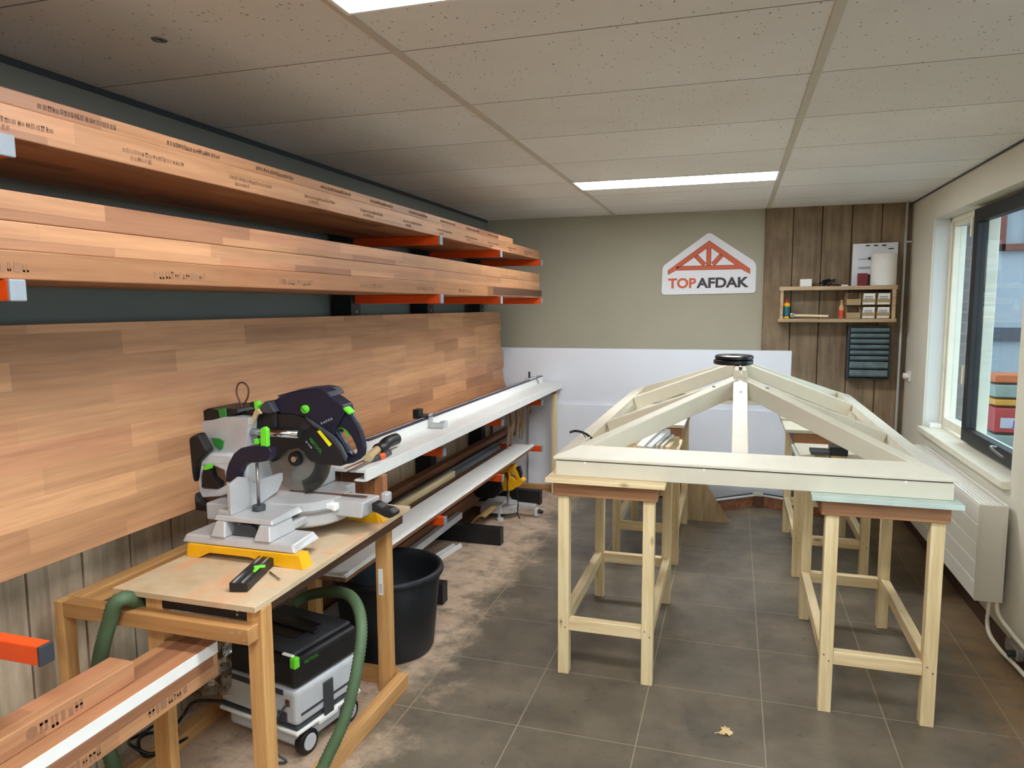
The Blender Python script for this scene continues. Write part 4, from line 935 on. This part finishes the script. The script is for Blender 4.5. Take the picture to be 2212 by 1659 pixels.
# blade, arbor, guards
BC = Z1(835, 605, 2.30); BC.x += 0
sawdisc((BC.x, 2.299, BC.z), .128, .0025, 'steel', 'saw_blade', t, 56)
MB().cyl((BC.x, 2.282, BC.z), (BC.x, 2.298, BC.z), .028, 24).build('arbor_flange', 'black', t, .002)
MB().cyl((BC.x, 2.276, BC.z), (BC.x, 2.282, BC.z), .012, 6).build('arbor_bolt', 'chrome', t)
loop = [Vector((BC.x+.138*math.cos(a), 2.288, BC.z+.138*math.sin(a))) for a in [math.radians(q) for q in range(-75, 21, 8)]]
loop += [Vector((BC.x+.085*math.cos(a), 2.288, BC.z+.085*math.sin(a))) for a in [math.radians(q) for q in range(14, -76, -11)]]
MB().prism(loop, (0, .003, 0)).build('clear_guard', 'clear', t, .001)
MB().prism([p+Vector((0, .022, 0)) for p in loop], (0, .003, 0)).build('clear_guard', 'clear', t, .001)
g = trace([(500, 390), (560, 340), (640, 312), (720, 300), (800, 300), (870, 318), (950, 365), (1030, 425), (1090, 475), (1133, 530), (1172, 600), (1168, 650), (1130, 662), (1050, 655), (985, 650), (930, 630), (900, 600), (880, 560), (850, 535), (800, 545), (740, 550), (690, 600), (655, 640), (640, 600), (655, 545), (600, 520), (500, 500)], 2.262, .07, 'graphite', 'blade_guard', bev=.006)
g.data.materials[0] = MT['black']
trace([(850, 540), (870, 440), (930, 400), (1020, 440), (1100, 520), (1160, 610), (1150, 655), (1060, 652), (985, 645), (930, 628), (900, 600), (880, 562)], 2.256, .0055, 'black', 'guard_plate', bev=.002)
trace([(880, 318), (950, 360), (1030, 415), (1095, 462), (1138, 520), (1178, 600), (1168, 640), (1136, 570), (1080, 496), (1010, 430), (930, 375)], 2.2545, .012, 'graphite', 'guard_edge', bev=.004)
t_hl = trace([(1060, 330), (1110, 210), (1165, 245), (1210, 300), (1245, 360), (1272, 420), (1290, 480), (1298, 540), (1292, 585), (1262, 615), (1215, 640), (1165, 650), (1150, 560), (1110, 480), (1060, 440)], 2.274, .024, 'navy', 'handle_loop', None, .006,
    holes=[[(1100, 402), (1135, 392), (1172, 412), (1208, 460), (1234, 515), (1248, 560), (1234, 582), (1210, 586), (1190, 560), (1165, 505), (1130, 455)]])
h = trace([(690, 260), (680, 215), (700, 190), (760, 160), (850, 138), (960, 125), (1010, 130), (1040, 150), (1065, 180), (1110, 210), (1150, 240), (1165, 290), (1130, 350), (1095, 400), (1090, 450), (1040, 425), (950, 360), (870, 316), (790, 300), (720, 300)], 2.262, .070, 'navy', 'motor_housing', bev=.010)
trace([(690, 175), (860, 128), (960, 118), (1030, 128), (1070, 170), (1060, 182), (1010, 140), (950, 132), (850, 142), (720, 190)], 2.30, .10, 'graphite', 'rear_hump', h, .006)
trace([(1098, 400), (1115, 378), (1140, 368), (1165, 385), (1185, 440), (1186, 458), (1172, 440), (1150, 405), (1130, 398), (1108, 415)], 2.285, .03, 'green', 'trigger', h, .002)
trace([(1150, 258), (1168, 252), (1206, 290), (1200, 306), (1184, 303), (1152, 272)], 2.262, .032, 'green', 'lock_button', h, .003)
k = Z1(890, 268, 2.256); MB().cyl((k.x, 2.250, k.z), (k.x, 2.262, k.z), .0155, 28).build('speed_dial', 'green', h, .002)
MB().beam((k.x-.009, 2.2475, k.z+.009), (k.x+.009, 2.2475, k.z-.009), .004, .004, up=(0, 1, 0)).build('dial_grip', 'greenprint', h)
xd = (Z1(1105, 325, 2.26)-Z1(1003, 370, 2.26)).normalized(); yd = Vector((-xd.z, 0, xd.x))
text('lettering', 'K A P E X', 'greyprint', h, Z1(1003, 374, 2.2612), xd, yd, .0085, .052, bold=.01)
xd = (Z1(1025, 580, 2.25)-Z1(925, 460, 2.25)).normalized(); yd = Vector((-xd.z, 0, xd.x))
text('lettering', 'FESTOOL', 'greenprint', g, Z1(915, 478, 2.2552), xd, yd, .0125, .070, bold=.02)
text('lettering', 'KS 120 EB', 'greyprint', g, Z1(893, 492, 2.2552), xd, yd, .006, .034, bold=.01)
trace([(972, 420), (992, 412), (1074, 510), (1056, 526)], 2.2548, .001, 'yellowlabel', 'warning_label', g, 0)
# rails, bearing block, rear bracket
for y in (2.225,):
    a, b = Z1(470, 430, y), Z1(850, 432, y); a.z = b.z = (a.z+b.z)/2; MB().cyl(a, b, .0145, 24).build('slide_rail', 'chrome', t, smooth=True)
MB().cyl(a+Vector((0, .15, 0)), b+Vector((0, .15, 0)), .0125, 24).build('slide_rail', 'chrome', t, smooth=True)
k = trace([(165, 370), (190, 350), (240, 345), (330, 322), (400, 322), (498, 330), (500, 372), (490, 470), (478, 560), (380, 575), (250, 565), (215, 500), (180, 440)], 2.20, .19, 'silver', 'bearing_block', bev=.010)
MB().lathe((a.x-.012, 2.225, a.z), [(0, 0)], 3)
MB().cyl(a-Vector((.10, 0, 0)), a+Vector((.006, 0, 0)), .0195, 28).build('rail_collar', 'lightgrey', t, .002)
trace([(240, 465), (300, 470), (330, 490), (320, 540), (300, 555), (265, 520)], 2.196, .006, 'greenprint', 'clamp_lever', k, .002)
trace([(145, 320), (165, 290), (220, 262), (300, 258), (420, 268), (430, 295), (330, 330), (240, 340), (170, 345)], 2.215, .16, 'black', 'rear_cap', bev=.010)
trace([(250, 266), (340, 262), (345, 320), (300, 328), (290, 275)], 2.21, .03, 'greenprint', 'bevel_stop', bev=.002)
trace([(420, 300), (440, 285), (560, 300), (600, 230), (615, 212), (650, 225), (685, 290), (690, 400), (640, 420), (500, 400), (500, 330)], 2.25, .09, 'black', 'dust_hood', bev=.006)
trace([(575, 255), (610, 212), (645, 222), (685, 290), (640, 300), (590, 290)], 2.235, .04, 'graphite', 'dust_port', bev=.008)
trace([(505, 222), (530, 215), (555, 213), (568, 235), (560, 262), (540, 262), (510, 250)], 2.23, .02, 'black', 'cable_clip', bev=.002)
trace([(535, 215), (560, 213), (566, 240), (552, 275), (540, 262)], 2.226, .024, 'green', 'clip_button', bev=.002)
trace([(500, 380), (545, 270), (560, 265), (585, 300), (560, 305), (520, 390)], 2.22, .012, 'brassy' if 'brassy' in MT else 'bristle', 'support_strap', bev=.001)
pts = [(520, 290), (470, 270), (440, 215), (418, 150), (430, 95), (465, 85), (498, 120), (497, 180), (470, 230), (430, 275), (440, 300)]
MB().tube([Z1(u, v, 2.26+.002*i) for i, (u, v) in enumerate(pts)], .0034, 8).build('power_cord', 'dark_y', t)
# rear bevel bracket behind the fence
trace([(205, 575), (330, 580), (400, 600), (420, 640), (400, 800), (370, 850), (300, 870), (170, 880), (125, 850), (100, 740), (130, 640)], 2.16, .05, 'lightgrey', 'bevel_bracket', bev=.008, holes=[[(190, 660), (240, 650), (330, 690), (345, 790), (290, 820), (180, 815), (165, 740)]])
trace([(185, 690), (215, 670), (235, 690), (250, 740), (300, 780), (290, 812), (175, 806)], 2.15, .03, 'black', 'bevel_handle', bev=.006)
trace([(182, 670), (210, 650), (235, 655), (232, 680), (195, 690)], 2.145, .02, 'green', 'bevel_button', bev=.002)
MB().box((-1.81, 2.10, .832), (-1.70, 2.46, .895)).build('rear_casting', 'lightgrey', t, .006)
MB().box((-1.80, 2.22, .895), (-1.72, 2.38, 1.05)).build('rear_column', 'silver', t, .01)
trace([(80, 470), (150, 430), (220, 560), (140, 640), (112, 820), (150, 900), (250, 940), (250, 985), (80, 960), (64, 700)], 2.13, .04, 'black', 'shade_slab', bev=.01)  # black slab standing in for the soft shadow behind the saw
# hold-down clamp
trace([(338, 770), (342, 700), (360, 640), (395, 575), (440, 538), (500, 525), (600, 522), (640, 535), (658, 560), (650, 600), (620, 628), (560, 638), (495, 640), (455, 670), (430, 715), (415, 775)], 2.04, .035, 'navy', 'clamp_arm', bev=.008)
p = Z1(558, 640, 2.057); q = Vector((p.x, 2.057, .918)); MB().cyl(p, q, .0055, 14).build('clamp_spindle', 'steel', t, smooth=True)
MB().cyl(q, q-Vector((0, 0, .018)), .023, 24).build('clamp_foot', 'graphite', t, .003)
p = Z1(385, 770, 2.057); MB().cyl(p, (p.x, 2.057, .90), .010, 14).build('clamp_post', 'steel', t, smooth=True)
trace([(578, 405), (600, 390), (622, 408), (626, 530), (582, 530)], 2.045, .02, 'green', 'clamp_lever', bev=.003)
trace([(532, 475), (565, 470), (570, 510), (538, 514)], 2.05, .018, 'green', 'clamp_button', bev=.003)
# side stop lying in front of the saw
t = thing('extension_stop', (-1.5, 1.85, .76), 'black and silver extension stop bar with green clip lying in front of the saw', 'stop bar')
pa, pb = U(405*1/1+95, 1277, Z=.762) if False else U(515, 1279, Z=.762), U(580, 1216, Z=.762)
d = (pb-pa).normalized(); upv = Vector((0, 0, .028))
MB().beam(pa+upv, pb+upv, .055, .0275).build('bar', 'black', t, .003)
s_ = d.cross(Vector((0, 0, 1))); MB().beam(pa+upv+Vector((0, 0, .003))-s_*.012, pb+upv+Vector((0, 0, .003))-s_*.012, .010, .003).beam(pa+upv+Vector((0, 0, .003))+s_*.014, pb+upv+Vector((0, 0, .003))+s_*.014, .008, .003).build('silver_track', 'chrome', t)
c_ = pa.lerp(pb, .42)+upv+s_*.02; MB().beam(c_-d*.03+Vector((0, 0, .012)), c_+d*.015+Vector((0, 0, .012)), .008, .008).beam(c_-s_*.012+Vector((0, 0, .014)), c_+s_*.02+d*.01+Vector((0, 0, .014)), .008, .008).build('clip', 'green', t, .002)
MB().tube([U(583, 1236, Z=.766), U(605, 1252, Z=.765)], .003, 8).build('locking_pin', 'chrome', t)
# ================================================================ dust extractor under the table
VO = Vector((-1.425, 2.045, 0)); VA = -math.radians(11)
t = thing('dust_extractor', (VO.x-.19, VO.y+.2, 0), 'grey and black box dust extractor with green latch under the saw table', 'vacuum cleaner')
def vb(m): return m.rot(VA, (VO.x, VO.y, 0))
vx, vy = VO.x, VO.y
def vbox(name, a, b, mat, par=None, bev=.006, seg=3): return vb(MB().box((vx+a[0], vy+a[1], a[2]), (vx+b[0], vy+b[1], b[2]))).build(name, mat, par or t, bev, seg)
W_, D_ = -.39, .335
vbox('lower_body', (W_+.02, .02, .035), (-.02, D_-.02, .098), 'lightgrey', bev=.015)
vbox('bumper', (W_-.002, -.006, .098), (.004, D_, .112), 'white', bev=.006)
vbox('seam', (W_+.006, .002, .112), (-.004, D_-.006, .128), 'graphite')
vbox('container', (W_, 0, .128), (0, D_, .262), 'lightgrey', bev=.018)
vbox('top_housing', (W_+.002, .002, .262), (-.002, D_-.002, .375), 'black', bev=.02)
vbox('lid', (W_+.02, .02, .375), (-.02, D_-.02, .392), 'capdark', bev=.008)
vbox('lid_recess', (-.26, .10, .3921), (-.10, .24, .3935), 'tape', bev=0); vbox('carry_handle', (-.31, .16, .392), (-.06, .19, .402), 'black', bev=.004)
vbox('side_latch', (.0005, .13, .10), (.008, .18, .235), 'graphite', bev=.004); vbox('side_ledge', (.0005, .10, .09), (.010, .20, .108), 'white', bev=.004)
vbox('side_line', (.0005, .02, .165), (.003, .31, .173), 'graphite', bev=0)
l_ = vbox('corner_latch', (-.022, -.004, .345), (.004, .022, .384), 'green', bev=.005); vbox('latch_spring', (-.06, -.002, .385), (-.01, .012, .392), 'paper', bev=.003)
s_ = vbox('warning_label', (-.225, -.0015, .295), (-.10, .0005, .345), 'paper', bev=0)
m = MB()
for x0, z0 in ((-.222, .330), (-.130, .297), (-.222, .298), (-.13, .330)): m.box((vx+x0, vy-.0022, z0), (vx+x0+.025, vy-.001, z0+.012))
vb(m).build('label_marks', 'redlabel', s_)
m = MB()
for k in range(8): m.box((vx-.20+k*.006, vy-.0022, .312), (vx-.20+k*.006+.003, vy-.001, .332))
m.box((vx-.145, vy-.0022, .308), (vx-.141, vy-.001, .334)).box((vx-.145, vy-.0022, .308), (vx-.128, vy-.001, .312)); vb(m).build('label_print', 'tape', s_)
vbox('handle_slot', (-.33, -.004, .235), (-.06, .001, .256), 'graphite', bev=.003); vbox('cable_inlet', (-.05, -.006, .20), (-.03, .001, .225), 'dark_y', bev=.003)
vbox('switch_plate', (-.09, -.005, .135), (-.045, .0, .175), 'graphite', bev=.003)
R3 = Matrix.Rotation(VA, 3, 'Z')
def vp(x, y, z): q = R3 @ Vector((x, y, 0)); return Vector((VO.x+q.x, VO.y+q.y, z))
text('lettering', 'FESTOOL', 'greenprint', t, vp(.0006, .045, .345), vp(0, 1, 0)-vp(0, 0, 0), (0, 0, 1), .012, .07, bold=.02)
def wheel(y0):
    m = MB().lathe((vx-.03, vy+y0, .045), [(0, 0)], 3); m = MB()
    m.cyl((vx-.035, vy+y0, .046), (vx-.002, vy+y0, .046), .045, 32); wv = vb(m).build('wheel', 'black', t, .004)
    m = MB(); m.cyl((vx-.002, vy+y0, .046), (vx+.001, vy+y0, .046), .03, 24); vb(m).build('hub_cap', 'lightgrey', wv, .002)
wheel(.06); wheel(.28)
MB().tube([vp(-.04, -.004, .212), vp(-.06, -.03, .17), vp(-.075, -.04, .10), vp(-.06, -.04, .04), vp(-.03, -.03, .012), vp(-.12, -.08, .01)], .004, 8).build('power_cord', 'graphite', t)
t = thing('suction_hose', (-1.3, 2.2, 0), 'ribbed dark green suction hose looping from under the saw table to the floor', 'hose')
hp = [vp(-.30, .30, .41), U(670, 1285, Y=2.42), U(722, 1278, Y=2.36), U(757, 1288, Y=2.28), U(776, 1320, Y=2.20), U(781, 1370, Y=2.14), U(772, 1440, Y=2.09), U(757, 1510, Y=2.05), U(738, 1570, Y=2.02), U(712, 1625, Y=1.99), U(690, 1668, Y=1.96)]
hp += [Vector((-1.30, 1.86, .035)), Vector((-1.33, 1.75, .022))]
MB().tube(hp, .0185, 16, rib=.16).build('hose', 'hose', t)
t2 = thing('suction_hose', (-1.85, 2.0, 0), 'ribbed dark green suction hose hanging at the left end of the saw table', 'hose')
hp = [U(330, 1312, Y=1.70), U(298, 1302, Y=1.665), U(270, 1292, Y=1.605), U(248, 1306, Y=1.585), U(236, 1345, Y=1.585), U(222, 1395, Y=1.585), U(212, 1450, Y=1.60), U(206, 1510, Y=1.62), Vector((-1.80, 1.66, .03))]
MB().tube(hp, .0195, 16, rib=.16).build('hose', 'hose', t2)
# cables in the dark under the table, floor lath, plastic sheet
t = thing('black_cable', (-1.8, 1.9, 0), 'tangled black power cable on the floor left of the dust extractor', 'cable')
m = MB(); pts = [Vector((-1.97+.07*math.cos(q*.9)+.006*q, 1.92+.07*math.sin(q*.9), .06+.012*(q % 3))) for q in range(16)]
m.tube(pts, .006, 8); m.tube([vp(-.36, .02, .12), vp(-.45, -.06, .14), vp(-.50, -.08, .08), pts[0]], .006, 8); m.build('cable', 'tape', t)
tag(MB().beam((-1.76, 1.70, .032), (-1.55, 1.80, .032), .05, .03).build('pine_strip', 'oldpine_y', None, .003), 'short pine strip on the floor beside the black cable under the saw table', 'strip')
m = MB(); n_ = 9
vs_ = [[U(372+ (i/n_)*128, 1352+j/n_*150, Y=1.86+.02*math.sin(i*1.9+j)+.02*math.cos(j*2.1)) for i in range(n_+1)] for j in range(n_+1)]
for r_ in vs_: m.v += r_
for j in range(n_):
    for i in range(n_): a = j*(n_+1)+i; m.f.append((a, a+1, a+n_+2, a+n_+1))
nv = len(m.v); m.v += [v+Vector((0, .002, 0)) for v in m.v[:nv]]; m.f += [tuple(reversed([q+nv for q in f])) for f in m.f[:n_*n_]]
MT['film'] = m_glass('plastic_film', (225, 222, 220), .6, .72)
tag(m.build('plastic_sheet', 'film', None, smooth=True), 'crumpled clear plastic sheet hanging behind the painted beam end', 'plastic sheet')
# ================================================================ outside the window
struct(MB().box((XR+.31, -6, -.6), (16, 22, -.3)).build('outside_ground', 'facade'))
t = thing('neighbouring_building', (3, 9.5, -.3), 'grey brick building seen through the far window pane', 'building')
MB().box((1.6, 9.5, -.3), (2.72, 9.9, 4)).build('brick_wall', 'facade', t); bx('downpipe', (2.15, 9.38, -.3), (2.25, 9.48, 4), 'lightgrey', t)
MT['red_timber'] = plain('red_brown_timber', (96, 44, 30), .6); MT['crate_red'] = plain('crate_red', (140, 28, 26), .5); MT['crate_yellow'] = plain('crate_yellow', (168, 116, 16), .5); MT['crate_grey'] = plain('crate_grey', (108, 120, 112), .5); MT['crate_orange'] = plain('crate_orange', (160, 78, 22), .5); MT['crate_paper'] = plain('crate_label_paper', (150, 150, 156), .6); MT['bright_render'] = plain('grey_render', (138, 145, 150), .7, var=.04, vs=2)
t = thing('outbuilding', (5, 13, -.3), 'pale outbuilding with red-brown window frames seen through the open window sash', 'building')
bx('rendered_wall', (2.8, 13, -.3), (9, 13.3, 4.6), 'bright_render', t, 0)
m = MB()
for x in (3.85, 4.25, 4.65): m.box((x, 12.9, 2.4), (x+.09, 13, 4.3))
for z in (2.4, 3.1, 3.8): m.box((3.6, 12.9, z), (5.2, 13, z+.1))
m.build('window_timber', 'red_timber', t); bx('dark_band', (3.6, 12.92, 1.02), (5.2, 13, 1.22), 'graphite', t, 0)
cy = 8.0
def crate(py0, py1, mat, label, lettering=None, lab=None):
    a, b = U(2150, py0, Y=cy), U(2222, py1, Y=cy); z1, z0 = a.z, b.z
    t = thing('crate', ((a.x+b.x)/2, cy+.15, z0), label, 'crate', 'crates stacked outside the window')
    o = bx('crate_body', (a.x, cy, z0+.004), (b.x, cy+.3, z1-.004), mat, t, .01)
    if lettering:
        MB().box((a.x+.05, cy-.004, z0+.05), (b.x-.02, cy-.0005, z1-.1)).build('crate_label', 'crate_paper', t)
        MT['blueprint'] = plain('blue_print', (60, 60, 150), .5)
        q = U(2184, 925, Y=cy); text('lettering', lettering, 'blueprint', t, (q.x, cy-.0045, q.z), (1, 0, 0), (0, 0, 1), .075, .15, bold=.03)
crate(880, 938, 'crate_red', 'red crate with white label reading Jupi in the stack outside', 'Jupi')
crate(862, 879, 'crate_yellow', 'yellow crate on the red crate in the stack outside')
crate(830, 861, 'crate_grey', 'pale grey-green crate in the middle of the stack outside')
crate(808, 829, 'crate_orange', 'orange crate topmost of the stack outside')
crate(939, 975, 'crate_grey', 'pale grey-green crate below the red crate outside')
crate(976, 1040, 'graphite', 'dark crate at the bottom of the stack outside')
